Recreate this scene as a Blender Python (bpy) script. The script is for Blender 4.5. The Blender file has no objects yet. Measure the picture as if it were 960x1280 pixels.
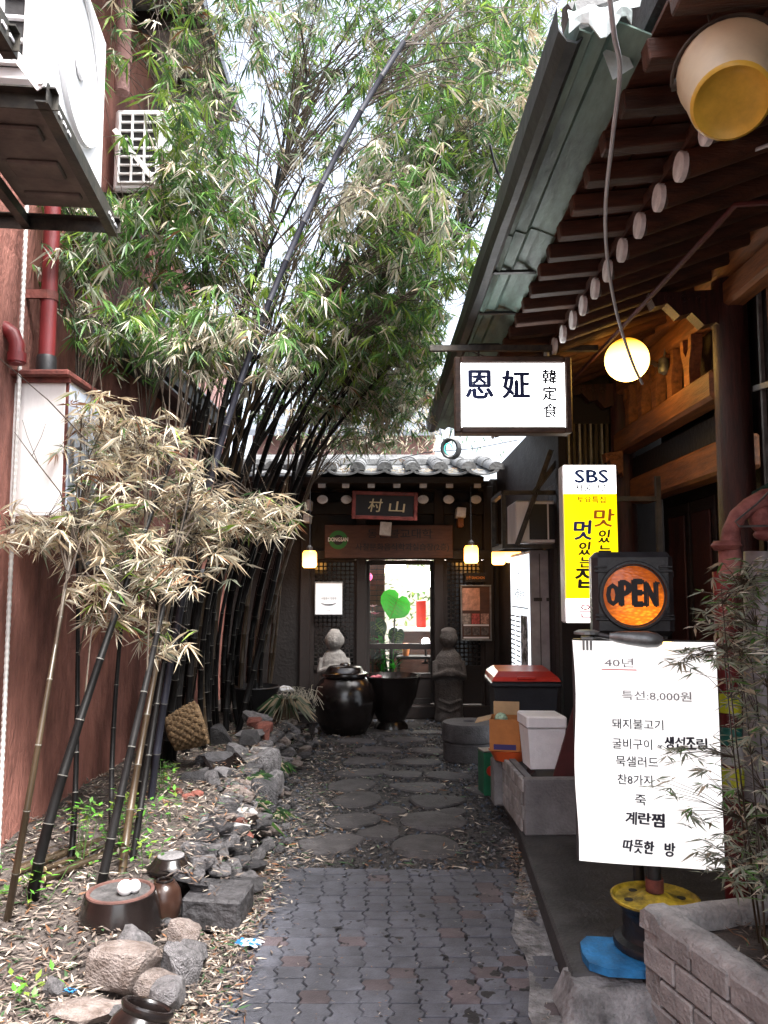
import bpy, bmesh, math, random
from mathutils import Vector, Matrix, noise
R = random.Random(11)
V = Vector
PI = math.pi
sc = bpy.context.scene
C = sc.collection
rad = math.radians

# ------------------------------------------------------------------ camera
F, TH, CAMZ = 995.0, rad(5.45), 1.6
cd = bpy.data.cameras.new('camera'); cam = bpy.data.objects.new('camera', cd); C.objects.link(cam)
cd.sensor_fit = 'VERTICAL'; cd.sensor_height = 36.0; cd.lens = 36.0 * F / 1280.0
cd.clip_start = 0.05; cd.clip_end = 600
cam.location = (0, 0, CAMZ); cam.rotation_euler = (PI / 2 + TH, 0, 0)
sc.camera = cam
# ------------------------------------------------------------------ sky, sun, exposure
SUN_EL, SUN_AZ = rad(60), rad(142)
w = bpy.data.worlds.new('World'); sc.world = w; w.use_nodes = True
nt = w.node_tree; nt.nodes.clear()
sky = nt.nodes.new('ShaderNodeTexSky'); sky.sky_type = 'NISHITA'; sky.sun_disc = False
sky.sun_elevation = SUN_EL; sky.sun_rotation = SUN_AZ; sky.dust_density = 5.0; sky.air_density = 1.0; sky.ozone_density = 1.0
hs = nt.nodes.new('ShaderNodeHueSaturation'); hs.inputs['Saturation'].default_value = 0.50
bg = nt.nodes.new('ShaderNodeBackground'); bg.inputs['Strength'].default_value = 0.15
wo = nt.nodes.new('ShaderNodeOutputWorld')
nt.links.new(sky.outputs[0], hs.inputs['Color']); nt.links.new(hs.outputs[0], bg.inputs['Color']); nt.links.new(bg.outputs[0], wo.inputs['Surface'])
sl = bpy.data.lights.new('sun', 'SUN'); sl.energy = 2.4; sl.angle = rad(18); sl.color = (1, .98, .965)
so = bpy.data.objects.new('sun', sl); C.objects.link(so)
# sky sun_rotation is measured clockwise from +Y seen from above
sd = V((math.sin(SUN_AZ) * math.cos(SUN_EL), math.cos(SUN_AZ) * math.cos(SUN_EL), math.sin(SUN_EL)))
so.rotation_euler = sd.to_track_quat('Z', 'Y').to_euler()
sc.view_settings.view_transform = 'Standard'; sc.view_settings.look = 'None'
sc.view_settings.gamma = 1.0; sc.view_settings.use_curve_mapping = False
sc.view_settings.exposure = 2.25
sc.cycles.use_denoising = True
sc.cycles.max_bounces = 8; sc.cycles.transparent_max_bounces = 16

# ------------------------------------------------------------------ helpers
def ray(px, py):
    u = (px - 480) / F; v = (640 - py) / F
    return V((u, math.cos(TH) - v * math.sin(TH), math.sin(TH) + v * math.cos(TH)))
def P(px, py, Y):
    d = ray(px, py); return V((0, 0, CAMZ)) + d * (Y / d.y)
def G(px, py, z=0.0):
    d = ray(px, py); return V((0, 0, CAMZ)) + d * ((z - CAMZ) / d.z)
def PX(px, py, X):
    d = ray(px, py); return V((0, 0, CAMZ)) + d * (X / d.x)
def RZ(a): return Matrix.Rotation(a, 3, 'Z')
def RX(a): return Matrix.Rotation(a, 3, 'X')
def RY(a): return Matrix.Rotation(a, 3, 'Y')
I3 = Matrix.Identity(3)

class MB:
    def __init__(s): s.v = []; s.f = []; s.m = []
    def add(s, vs, fs, mi=0):
        b = len(s.v); s.v.extend([tuple(p) for p in vs])
        for f in fs: s.f.append(tuple(b + i for i in f)); s.m.append(mi)
        return s
    def box(s, c, d, rot=None, b=0.0, mi=0):
        c = V(c); h = V(d) / 2
        rot = rot or I3
        if b <= 0:
            vs = [c + rot @ V((x * h.x, y * h.y, z * h.z)) for x in (-1, 1) for y in (-1, 1) for z in (-1, 1)]
            return s.add(vs, [(0, 1, 3, 2), (4, 6, 7, 5), (0, 4, 5, 1), (2, 3, 7, 6), (0, 2, 6, 4), (1, 5, 7, 3)], mi)
        b = min(b, min(h) * .8)
        idx = {}; vs = []
        for a in range(3):
            for sx in (-1, 1):
                for sy in (-1, 1):
                    for sz in (-1, 1):
                        p = [sx * (h.x - b), sy * (h.y - b), sz * (h.z - b)]
                        p[a] = (sx, sy, sz)[a] * h[a]
                        idx[(a, sx, sy, sz)] = len(vs); vs.append(c + rot @ V(p))
        fs = []
        for a in range(3):
            o = [i for i in range(3) if i != a]
            for sg in (-1, 1):
                q = []
                for e, g in ((-1, -1), (1, -1), (1, 1), (-1, 1)):
                    k = [0, 0, 0]; k[a] = sg; k[o[0]] = e; k[o[1]] = g; q.append(idx[(a, *k)])
                fs.append(tuple(q))
        for a, bb in ((0, 1), (0, 2), (1, 2)):
            cc = 3 - a - bb
            for sa in (-1, 1):
                for sb in (-1, 1):
                    k = [0, 0, 0]; k[a] = sa; k[bb] = sb
                    k1 = list(k); k1[cc] = -1; k2 = list(k); k2[cc] = 1
                    fs.append((idx[(a, *k1)], idx[(a, *k2)], idx[(bb, *k2)], idx[(bb, *k1)]))
        for sx in (-1, 1):
            for sy in (-1, 1):
                for sz in (-1, 1): fs.append(tuple(idx[(a, sx, sy, sz)] for a in range(3)))
        return s.add(vs, fs, mi)
    def tube(s, pts, r, n=8, cap=True, mats=None, mi=0):
        pts = [V(p) for p in pts]; k = len(pts)
        rs = r if isinstance(r, (list, tuple)) else [r] * k
        vs = []; prev = None
        for i, p in enumerate(pts):
            t = (pts[min(i + 1, k - 1)] - pts[max(i - 1, 0)])
            if t.length < 1e-9: t = V((0, 0, 1))
            t.normalize()
            if prev is None:
                a = V((1, 0, 0)) if abs(t.x) < .9 else V((0, 1, 0))
                u = t.cross(a).normalized()
            else:
                u = prev - t * prev.dot(t)
                u = u.normalized() if u.length > 1e-6 else t.orthogonal().normalized()
            prev = u; w_ = t.cross(u)
            for j in range(n):
                an = 2 * PI * j / n
                vs.append(p + (u * math.cos(an) + w_ * math.sin(an)) * rs[i])
        b = len(s.v); s.v.extend([tuple(p) for p in vs])
        for i in range(k - 1):
            for j in range(n):
                j2 = (j + 1) % n
                s.f.append((b + i * n + j, b + i * n + j2, b + (i + 1) * n + j2, b + (i + 1) * n + j))
                s.m.append(mats[i] if mats else mi)
        if cap:
            s.f.append(tuple(b + j for j in range(n))[::-1]); s.m.append(mi)
            s.f.append(tuple(b + (k - 1) * n + j for j in range(n))); s.m.append(mi)
        return s
    def lathe(s, c, prof, n=24, rot=None, sx=1, sy=1, mi=0, capb=True, capt=True, jit=0):
        c = V(c); rot = rot or I3; vs = []
        for r, z in prof:
            for j in range(n):
                a = 2 * PI * j / n
                q = r * (1 + (R.uniform(-jit, jit) if jit else 0))
                vs.append(c + rot @ V((q * math.cos(a) * sx, q * math.sin(a) * sy, z)))
        fs = []
        for i in range(len(prof) - 1):
            for j in range(n):
                j2 = (j + 1) % n; fs.append((i * n + j, i * n + j2, (i + 1) * n + j2, (i + 1) * n + j))
        if capb: fs.append(tuple(range(n))[::-1])
        if capt: fs.append(tuple((len(prof) - 1) * n + j for j in range(n)))
        return s.add(vs, fs, mi)
    def prism(s, poly, t, c=(0, 0, 0), ax=(1, 0, 0), ay=(0, 0, 1), mi=0):
        """2D outline extruded by t along ax x ay, centred."""
        c = V(c); ax = V(ax); ay = V(ay); nn = ax.cross(ay).normalized()
        n = len(poly)
        vs = [c + ax * x + ay * y - nn * t / 2 for x, y in poly] + [c + ax * x + ay * y + nn * t / 2 for x, y in poly]
        fs = [tuple(range(n))[::-1], tuple(range(n, 2 * n))]
        for i in range(n):
            j = (i + 1) % n; fs.append((i, j, n + j, n + i))
        return s.add(vs, fs, mi)
    def sphere(s, c, r, n=12, m=8, rot=None, mi=0):
        c = V(c); r = V(r) if hasattr(r, '__len__') else V((r, r, r)); rot = rot or I3
        vs = [c + rot @ V((0, 0, -r.z))]
        for i in range(1, m):
            a = -PI / 2 + PI * i / m
            for j in range(n):
                b = 2 * PI * j / n
                vs.append(c + rot @ V((r.x * math.cos(a) * math.cos(b), r.y * math.cos(a) * math.sin(b), r.z * math.sin(a))))
        vs.append(c + rot @ V((0, 0, r.z)))
        fs = [(0, 1 + (j + 1) % n, 1 + j) for j in range(n)]
        for i in range(m - 2):
            for j in range(n):
                j2 = (j + 1) % n; o = 1 + i * n
                fs.append((o + j, o + j2, o + n + j2, o + n + j))
        o = 1 + (m - 2) * n; t = len(vs) - 1
        fs += [(o + j, o + (j + 1) % n, t) for j in range(n)]
        return s.add(vs, fs, mi)
    def hull(s, pts, mi=0):
        bm = bmesh.new()
        for p in pts: bm.verts.new(p)
        r = bmesh.ops.convex_hull(bm, input=bm.verts)
        bm.verts.ensure_lookup_table()
        loose = [v for v in bm.verts if not v.link_faces]
        for v in loose: bm.verts.remove(v)
        bm.verts.index_update()
        s.add([v.co.copy() for v in bm.verts], [tuple(v.index for v in f.verts) for f in bm.faces], mi); bm.free()
        return s
    def leaf(s, b, d, side, L, W, mi=0, droop=.15):
        dn = V((0, 0, -1))
        m = b + d * (L * .42) + dn * (L * droop * .2)
        t = b + d * L + dn * (L * droop)
        k = len(s.v)
        a = m + side * (W / 2); c = m - side * (W / 2)
        s.v.extend((tuple(b), tuple(a), tuple(t), tuple(c)))
        s.f.extend(((k, k + 1, k + 2), (k, k + 2, k + 3))); s.m.extend((mi, mi))

def mesh(name, mb, mats, smooth=None, recalc=True):
    me = bpy.data.meshes.new(name); me.from_pydata(mb.v, [], mb.f)
    for m in (mats if isinstance(mats, (list, tuple)) else [mats]): me.materials.append(m)
    if any(mb.m): me.polygons.foreach_set('material_index', mb.m)
    if recalc and len(mb.f) < 60000:
        bm = bmesh.new(); bm.from_mesh(me); bmesh.ops.recalc_face_normals(bm, faces=bm.faces); bm.to_mesh(me); bm.free()
    if smooth is not None:
        me.polygons.foreach_set('use_smooth', [True] * len(me.polygons)); me.set_sharp_from_angle(angle=rad(smooth))
    me.update()
    return me
WL = {}
def link(name, me, parent=None, loc=(0, 0, 0)):
    o = bpy.data.objects.new(name, me); C.objects.link(o); o.location = loc
    if parent: o.parent = parent
    WL[o.name] = V(loc) + (WL[parent.name] if parent else V((0, 0, 0)))
    return o
def part(name, mb, mats, parent, smooth=None, local=False, recalc=True, label=None, stuff=False):
    """a mesh under its thing; vertices given in world space unless local"""
    if not local:
        d = WL[parent.name]; mb.v = [(x - d.x, y - d.y, z - d.z) for x, y, z in mb.v]
    o = link(name, mesh(name, mb, mats, smooth, recalc), parent)
    if label: o['label'] = label
    if stuff: o['kind'] = 'stuff'
    return o
def thing(name, label, cat, loc=(0, 0, 0), rz=0, group=None):
    o = bpy.data.objects.new(name, None); C.objects.link(o); o.location = loc; o.rotation_euler = (0, 0, rz)
    o.empty_display_size = .1
    WL[o.name] = V(loc); o['label'] = label; o['category'] = cat
    if group: o['group'] = group
    return o
def single(name, mb, mats, label, cat, base, smooth=None, group=None, local=False):
    base = V(base)
    if not local: mb.v = [(x - base.x, y - base.y, z - base.z) for x, y, z in mb.v]
    o = link(name, mesh(name, mb, mats, smooth), None, base)
    o['label'] = label; o['category'] = cat
    if group: o['group'] = group
    return o
def structure(name, mb, mats, kind='structure', smooth=None, recalc=True):
    o = link(name, mesh(name, mb, mats, smooth, recalc)); o['kind'] = kind; return o

# ------------------------------------------------------------------ materials
def mat(name, col, rough=.7, var=.3, scale=6, bump=.25, bscale=40, metal=0, stretch=(1, 1, 1), col2=None, orand=0, spec=.5, lo=.35, hi=.65, trans=0):
    m = bpy.data.materials.new(name); m.use_nodes = True; n = m.node_tree.nodes; l = m.node_tree.links
    bs = n['Principled BSDF']; bs.inputs['Roughness'].default_value = rough; bs.inputs['Metallic'].default_value = metal
    bs.inputs['Specular IOR Level'].default_value = spec
    tc = n.new('ShaderNodeTexCoord'); mp = n.new('ShaderNodeMapping'); mp.inputs['Scale'].default_value = stretch
    l.new(tc.outputs['Object'], mp.inputs['Vector'])
    nz = n.new('ShaderNodeTexNoise'); nz.inputs['Scale'].default_value = scale; nz.inputs['Detail'].default_value = 7; nz.inputs['Roughness'].default_value = .65
    oi = None
    if orand:
        oi = n.new('ShaderNodeObjectInfo'); va = n.new('ShaderNodeVectorMath'); va.operation = 'ADD'
        ml = n.new('ShaderNodeMath'); ml.operation = 'MULTIPLY'; ml.inputs[1].default_value = 37.0
        l.new(oi.outputs['Random'], ml.inputs[0]); l.new(mp.outputs[0], va.inputs[0]); l.new(ml.outputs[0], va.inputs[1])
        src = va.outputs[0]
    else: src = mp.outputs[0]
    l.new(src, nz.inputs['Vector'])
    cr = n.new('ShaderNodeValToRGB'); e = cr.color_ramp.elements
    c2 = col2 or tuple(min(1, c * (1 + var)) for c in col)
    c1 = tuple(c * (1 - var) for c in col)
    e[0].position = lo; e[0].color = (*c1, 1); e[1].position = hi; e[1].color = (*c2, 1)
    l.new(nz.outputs['Fac'], cr.inputs['Fac']); out = cr.outputs['Color']
    if orand:
        h = n.new('ShaderNodeHueSaturation'); mr = n.new('ShaderNodeMapRange')
        mr.inputs['To Min'].default_value = 1 - orand; mr.inputs['To Max'].default_value = 1 + orand
        l.new(oi.outputs['Random'], mr.inputs['Value']); l.new(mr.outputs[0], h.inputs['Value']); l.new(out, h.inputs['Color']); out = h.outputs['Color']
    l.new(out, bs.inputs['Base Color'])
    if bump:
        b2 = n.new('ShaderNodeTexNoise'); b2.inputs['Scale'].default_value = bscale; b2.inputs['Detail'].default_value = 6
        l.new(src, b2.inputs['Vector'])
        bp = n.new('ShaderNodeBump'); bp.inputs['Strength'].default_value = bump; bp.inputs['Distance'].default_value = .02
        l.new(b2.outputs['Fac'], bp.inputs['Height']); l.new(bp.outputs['Normal'], bs.inputs['Normal'])
        rr = n.new('ShaderNodeMapRange'); rr.inputs['To Min'].default_value = max(.05, rough - .12); rr.inputs['To Max'].default_value = min(1, rough + .12)
        l.new(nz.outputs['Fac'], rr.inputs['Value']); l.new(rr.outputs[0], bs.inputs['Roughness'])
    if trans:
        tr = n.new('ShaderNodeBsdfTranslucent'); mx = n.new('ShaderNodeMixShader'); mx.inputs[0].default_value = trans
        l.new(out, tr.inputs['Color']); l.new(bs.outputs[0], mx.inputs[1]); l.new(tr.outputs[0], mx.inputs[2])
        l.new(mx.outputs[0], n['Material Output'].inputs['Surface'])
    return m
def emit(name, col, st):
    m = bpy.data.materials.new(name); m.use_nodes = True
    b = m.node_tree.nodes['Principled BSDF']; b.inputs['Base Color'].default_value = (*[min(.8, c) for c in col], 1)
    b.inputs['Emission Color'].default_value = (*col, 1); b.inputs['Emission Strength'].default_value = st; b.inputs['Roughness'].default_value = .35
    return m
def emit_grad(name, c_lo, s_lo, c_hi, s_hi, z0, z1, axis=2):
    """a lamp shade whose bulb sits low: glow changes with height in the shade itself"""
    m = emit(name, c_lo, s_lo); n = m.node_tree.nodes; l = m.node_tree.links; b = n['Principled BSDF']
    tc = n.new('ShaderNodeTexCoord'); sp = n.new('ShaderNodeSeparateXYZ'); mr = n.new('ShaderNodeMapRange')
    mr.inputs['From Min'].default_value = z0; mr.inputs['From Max'].default_value = z1
    l.new(tc.outputs['Object'], sp.inputs[0]); l.new(sp.outputs[axis], mr.inputs['Value'])
    mx = n.new('ShaderNodeMix'); mx.data_type = 'RGBA'
    mx.inputs['A'].default_value = (*[c * s_lo for c in c_lo], 1); mx.inputs['B'].default_value = (*[c * s_hi for c in c_hi], 1)
    l.new(mr.outputs[0], mx.inputs['Factor']); l.new(mx.outputs['Result'], b.inputs['Emission Color']); b.inputs['Emission Strength'].default_value = 1
    return m
def flat(name, col, rough=.6, metal=0):
    m = bpy.data.materials.new(name); m.use_nodes = True; b = m.node_tree.nodes['Principled BSDF']
    b.inputs['Base Color'].default_value = (*col, 1); b.inputs['Roughness'].default_value = rough; b.inputs['Metallic'].default_value = metal
    return m
def glass(name):
    m = bpy.data.materials.new(name); m.use_nodes = True; n = m.node_tree.nodes; l = m.node_tree.links
    t = n.new('ShaderNodeBsdfTransparent'); t.inputs[0].default_value = (.93, .96, .95, 1); g = n.new('ShaderNodeBsdfGlossy'); g.inputs['Roughness'].default_value = .03
    fr = n.new('ShaderNodeFresnel'); fr.inputs[0].default_value = 1.45; mx = n.new('ShaderNodeMixShader')
    l.new(fr.outputs[0], mx.inputs[0]); l.new(t.outputs[0], mx.inputs[1]); l.new(g.outputs[0], mx.inputs[2]); l.new(mx.outputs[0], n['Material Output'].inputs['Surface'])
    return m

M = dict(
 stucco=mat('red_stucco', (.22, .078, .056), .9, .45, 2.6, .8, 60, lo=.40, hi=.62, col2=(.36, .15, .115), stretch=(1, 1, .35)),
 stucco_up=mat('pink_stucco', (.30, .17, .155), .9, .25, 2, .5, 60),
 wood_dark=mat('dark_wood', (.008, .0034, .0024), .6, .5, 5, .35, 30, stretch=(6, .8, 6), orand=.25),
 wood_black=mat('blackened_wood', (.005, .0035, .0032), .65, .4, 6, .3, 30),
 wood_col=mat('column_wood', (.034, .009, .007), .5, .6, 5, .35, 30, stretch=(7, 7, .7), col2=(.062, .016, .012)),
 wood_beam=mat('beam_wood', (.20, .076, .026), .6, .45, 4, .35, 24, stretch=(7, .7, 7), orand=.15),
 wood_red=mat('eave_wood', (.060, .021, .010), .65, .5, 4, .35, 26, stretch=(.8, 6, 6), orand=.3),
 white_paint=mat('chalky_white_paint', (.70, .72, .73), .8, .18, 14, .25, 60),
 metal_green=mat('weathered_green_sheet', (.10, .155, .135), .5, .5, 2.5, .3, 12, metal=.2, col2=(.23, .36, .31), stretch=(2, .5, 2)),
 metal_bright=mat('pale_cut_sheet', (.50, .58, .58), .5, .25, 8, .3, 20, metal=.2),
 metal_dark=mat('black_gutter_sheet', (.022, .026, .028), .5, .5, 4, .2, 16, metal=.3),
 steel=mat('grey_steel', (.22, .23, .23), .45, .3, 14, .1, 60, metal=.7),
 steel_dark=mat('dark_angle_steel', (.035, .036, .035), .55, .5, 10, .15, 40, metal=.4, col2=(.08, .07, .055)),
 white_enamel=mat('white_enamel', (.80, .80, .81), .4, .05, 3, .04, 30),
 white_old=mat('stained_white_enamel', (.78, .76, .75), .45, .12, 2.2, .05, 20, stretch=(3, 3, .8)),
 tray=mat('grey_brown_tray', (.13, .11, .10), .6, .45, 5, .2, 30, metal=.3),
 rust=mat('rusty_steel', (.12, .03, .022), .75, .5, 12, .3, 40),
 pipe_red=mat('red_oxide_pipe', (.15, .016, .018), .42, .4, 4, .1, 30, stretch=(1, 1, .4)),
 pvc=mat('pale_conduit', (.55, .54, .52), .6, .15, 8, .05, 30),
 black=mat('black_plastic', (.012, .012, .013), .45, .3, 10, .1, 40),
 charcoal=mat('charcoal_plastic', (.022, .023, .026), .42, .3, 10, .12, 50),
 cable_w=mat('pale_cable', (.48, .51, .55), .45, .1, 10, 0),
 soil=mat('soil', (.048, .037, .033), .95, .5, 9, .9, 50, col2=(.10, .082, .072)),
 gravel=mat('grit', (.030, .029, .030), .9, .5, 30, .9, 90, col2=(.065, .06, .058)),
 joint=mat('joint_sand', (.028, .025, .025), .95, .4, 40, .6, 120),
 paver=mat('grey_paver', (.074, .077, .094), .75, .3, 9, .35, 110, orand=.13),
 paver_red=mat('reddish_paver', (.078, .062, .068), .75, .3, 9, .35, 110, orand=.15),
 paver_wet=mat('oil_stain', (.010, .010, .011), .8, .3, 9, .1, 60),
 millstone=mat('worn_granite_disc', (.060, .056, .058), .85, .35, 9, .55, 70, orand=.2),
 concrete=mat('pale_concrete', (.30, .29, .285), .9, .35, 7, .9, 50, col2=(.42, .405, .395)),
 concrete_dark=mat('dark_concrete', (.030, .030, .033), .7, .5, 4, .4, 50, col2=(.065, .064, .066)),
 concrete_mid=mat('stained_concrete', (.14, .138, .142), .9, .45, 9, 1.3, 40, col2=(.29, .285, .29)),
 block=mat('planter_render', (.17, .167, .17), .9, .3, 5, .5, 60),
 brick=mat('buff_planter_brick', (.29, .28, .275), .9, .25, 12, .5, 70, orand=.2),
 stone_g=mat('grey_rock', (.135, .128, .132), .85, .5, 6, 1.0, 28, orand=.3),
 stone_d=mat('dark_rock', (.045, .043, .046), .7, .5, 6, 1.0, 28, orand=.4),
 stone_t=mat('tan_rock', (.21, .155, .13), .9, .4, 5, 1.0, 24, col2=(.28, .235, .215), orand=.15),
 stone_w=mat('white_rock', (.33, .32, .32), .85, .15, 6, .5, 30),
 stone_r=mat('red_brick_shard', (.17, .055, .04), .9, .3, 9, .5, 50, orand=.3),
 granite_lt=mat('light_granite_statue', (.19, .18, .17), .9, .3, 16, .6, 60),
 granite_dk=mat('dark_granite_statue', (.055, .047, .043), .9, .35, 16, .6, 60),
 tile=mat('grey_roof_tile', (.095, .098, .10), .8, .35, 8, .4, 40, orand=.25),
 onggi=mat('dark_brown_glaze', (.009, .0065, .006), .22, .4, 4, .08, 14, spec=.6),
 onggi_br=mat('warm_brown_glaze', (.034, .016, .011), .3, .5, 5, .1, 18),
 clay_rim=mat('bare_clay', (.10, .045, .036), .8, .3, 14, .3, 50),
 straw=mat('woven_straw', (.13, .08, .038), .9, .45, 30, .8, 60, stretch=(1, 1, 3)),
 leaf_g=mat('green_bamboo_leaf', (.10, .23, .06), .38, .35, 3, 0, trans=.45, col2=(.15, .31, .075)),
 leaf_d=mat('dark_bamboo_leaf', (.055, .115, .05), .45, .4, 3, 0, trans=.3),
 leaf_y=mat('yellow_green_leaf', (.22, .33, .055), .42, .3, 3, 0, trans=.4),
 leaf_w=mat('bleached_and_highlit_leaf', (.58, .54, .44), .5, .2, 3, 0, trans=.25),  # pale dry leaf; among green leaves it is a highlight put into colour
 leaf_t=mat('dry_tan_leaf', (.54, .43, .29), .65, .25, 3, 0, trans=.3, col2=(.66, .57, .42)),
 leaf_b=mat('brown_leaf', (.20, .095, .045), .75, .35, 3, 0, trans=.15),
 leaf_s=mat('grey_green_leaf', (.27, .30, .225), .5, .3, 3, 0, trans=.25),
 culm=mat('black_bamboo', (.008, .0075, .0075), .5, .5, 6, .05, 30, spec=.15, orand=.4, stretch=(1, 1, .3)),
 culm_b=mat('brown_bamboo', (.045, .030, .016), .4, .5, 5, .05, 30, orand=.3, stretch=(1, 1, .3)),
 culm_l=mat('waxy_blue_grey_bamboo', (.020, .021, .032), .45, .35, 6, .05, 30, stretch=(1, 1, .3)),
 node=mat('pale_bamboo_node', (.13, .125, .11), .6, .4, 20, .1, 40),
 twig=mat('brown_twig', (.055, .04, .028), .8, .4, 10, .2, 40),
 log_end=mat('cut_bamboo_face', (.55, .45, .27), .8, .2, 20, .2, 40),
 foam=mat('white_polystyrene', (.80, .80, .82), .75, .05, 20, .25, 160),
 card=mat('orange_printed_cardboard', (.42, .16, .045), .85, .15, 6, .1, 40),
 card_in=mat('plain_cardboard', (.45, .30, .16), .85, .15, 6, .1, 40),
 redplastic=mat('red_plastic', (.55, .035, .02), .35, .2, 4, .05, 30),
 binbody=mat('dark_bin_plastic', (.018, .02, .026), .4, .3, 5, .1, 40),
 greencan=mat('green_tin', (.02, .13, .065), .35, .2, 6, .05, 30),
 bluepl=mat('blue_plastic', (.02, .17, .40), .55, .45, 9, .3, 50),
 yellowp=mat('chipped_yellow_paint', (.36, .26, .02), .55, .75, 14, .25, 40),
 tyreblack=mat('black_wheel_paint', (.015, .015, .016), .4, .4, 8, .2, 40),
 boardframe=mat('black_board_frame', (.03, .028, .03), .4, .3, 8, .1, 40),
 brownframe=mat('brown_sign_frame', (.075, .045, .032), .5, .4, 8, .2, 40, stretch=(1, 1, 4)),
 bucket=mat('yellowed_bucket', (.74, .66, .46), .4, .12, 3, .04, 20, trans=.25),
 bucket_b=mat('yellow_bucket_base', (.78, .52, .07), .35, .25, 5, .05, 20, trans=.25),
 redboard=mat('dark_red_board', (.060, .009, .009), .8, .4, 5, .2, 30),
 plaque=mat('brown_plaque', (.07, .028, .018), .6, .3, 5, .25, 30, stretch=(1, 1, 6)),
 ink=flat('black_ink', (.012, .012, .015)), ink_g=flat('grey_ink', (.22, .21, .23)), ink_blue=flat('blue_ink', (.02, .035, .16)),
 gold=flat('gold_lettering', (.55, .46, .28)), red_ink=flat('red_ink', (.65, .04, .06)),
 green_em=flat('green_emblem', (.02, .16, .03)), white_f=flat('white_lettering', (.8, .8, .8)),
 orange_ink=flat('orange_ink', (.75, .26, .03)), brown_ink=flat('ochre_ink', (.45, .22, .02)),
 pinkwrap=mat('faded_red_wrapping', (.24, .065, .06), .7, .45, 8, .5, 24, col2=(.40, .17, .15)),
 tape_y=flat('yellow_tape', (.60, .60, .02), .4), tape_g=flat('green_tape', (.03, .16, .13), .4), tape_w=flat('white_tape', (.5, .48, .48), .5),
 glass=glass('door_glass'), darkglass=flat('dark_glass', (.01, .011, .012), .12),
 plaster=mat('white_plaster', (.72, .69, .66), .85, .08, 4, .1, 40),
 plant_g=mat('glossy_green_leaf', (.03, .33, .03), .35, .25, 4, 0, trans=.4, col2=(.06, .44, .04)),
 plant_d=mat('deep_green_leaf', (.015, .05, .02), .4, .35, 4, 0, trans=.2),
 weed=mat('fresh_green_weed', (.09, .30, .03), .5, .3, 4, 0, trans=.35, col2=(.14, .40, .05)),
 stalk=mat('dark_plant_stalk', (.025, .03, .02), .6, .4, 10, .1, 30),
 redbrick=mat('red_brick', (.15, .055, .04), .9, .25, 12, .3, 50, orand=.25),
 paperp=mat('pale_poster_paper', (.72, .72, .74), .6, .06, 5, 0),
 tarp=mat('grey_blue_roof_sheet', (.10, .112, .135), .6, .3, 3, .2, 20),
)
LEAFM = [M['leaf_g'], M['leaf_d'], M['leaf_y'], M['leaf_w'], M['leaf_t'], M['leaf_b'], M['leaf_s']]

# ------------------------------------------------------------------ lettering
_fc = bpy.data.curves.new('font_tmp', 'FONT'); _fo = bpy.data.objects.new('font_tmp', _fc); C.objects.link(_fo)
def text(parent, body, c, h=None, m=None, right=(1, 0, 0), up=(0, 0, 1), width=None, bold=0.0, name='lettering', local=False, depth=.003, vertical=False, lead=1.12, skew=0):
    """flat raised lettering; c = centre, h = height of the whole block, width = its width"""
    _fc.body = '\n'.join(body) if vertical else body
    _fc.offset = 0; _fc.extrude = 0; _fc.resolution_u = 2; _fc.space_line = lead; _fc.align_x = 'CENTER'
    dg = bpy.context.evaluated_depsgraph_get()
    t = bpy.data.meshes.new_from_object(_fo.evaluated_get(dg))
    xs = [v.co.x for v in t.vertices]; ys = [v.co.y for v in t.vertices]
    x0, x1, y0, y1 = min(xs), max(xs), min(ys), max(ys)
    if h is None: sy = sx = width / (x1 - x0)
    else:
        sy = h / (y1 - y0); sx = sy if width is None else width / (x1 - x0)
    right = V(right); up = V(up); nn = right.cross(up).normalized(); c = V(c)
    mb = MB()
    vs = [c + right * ((v.co.x - (x0 + x1) / 2) * sx + skew * (v.co.y - (y0 + y1) / 2) * sy) + up * ((v.co.y - (y0 + y1) / 2) * sy) for v in t.vertices]
    k = len(vs)
    mb.add(vs, [tuple(p.vertices) for p in t.polygons])
    for q, (du, dv) in enumerate(((-1, 0), (1, 0), (0, -.7), (0, .7)) if bold else ()):
        of = right * (du * bold * 1.1 * sy) + up * (dv * bold * 1.1 * sy) + nn * (.00035 * (q + 1))
        mb.add([p + of for p in vs], [tuple(p.vertices) for p in t.polygons])
    if depth:   # real thickness: back copy and rim
        mb2 = [p - nn * depth for p in vs]
        b = len(mb.v); mb.v.extend([tuple(p) for p in mb2])
        if bold: depth = 0
        cnt = {}
        for p in t.polygons:
            for e in p.edge_keys: cnt[e] = cnt.get(e, 0) + 1
        for (a, d), q in cnt.items():
            if q == 1: mb.f.append((a, d, b + d, b + a)); mb.m.append(0)
    bpy.data.meshes.remove(t)
    return part(name, mb, m, parent, local=local, recalc=False)

# ================================================================== GROUND
g = MB(); g.add([(-150, -60, -.10), (150, -60, -.10), (150, 250, -.10), (-150, 250, -.10)], [(0, 1, 2, 3)])
structure('ground', g, M['soil'])

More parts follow.
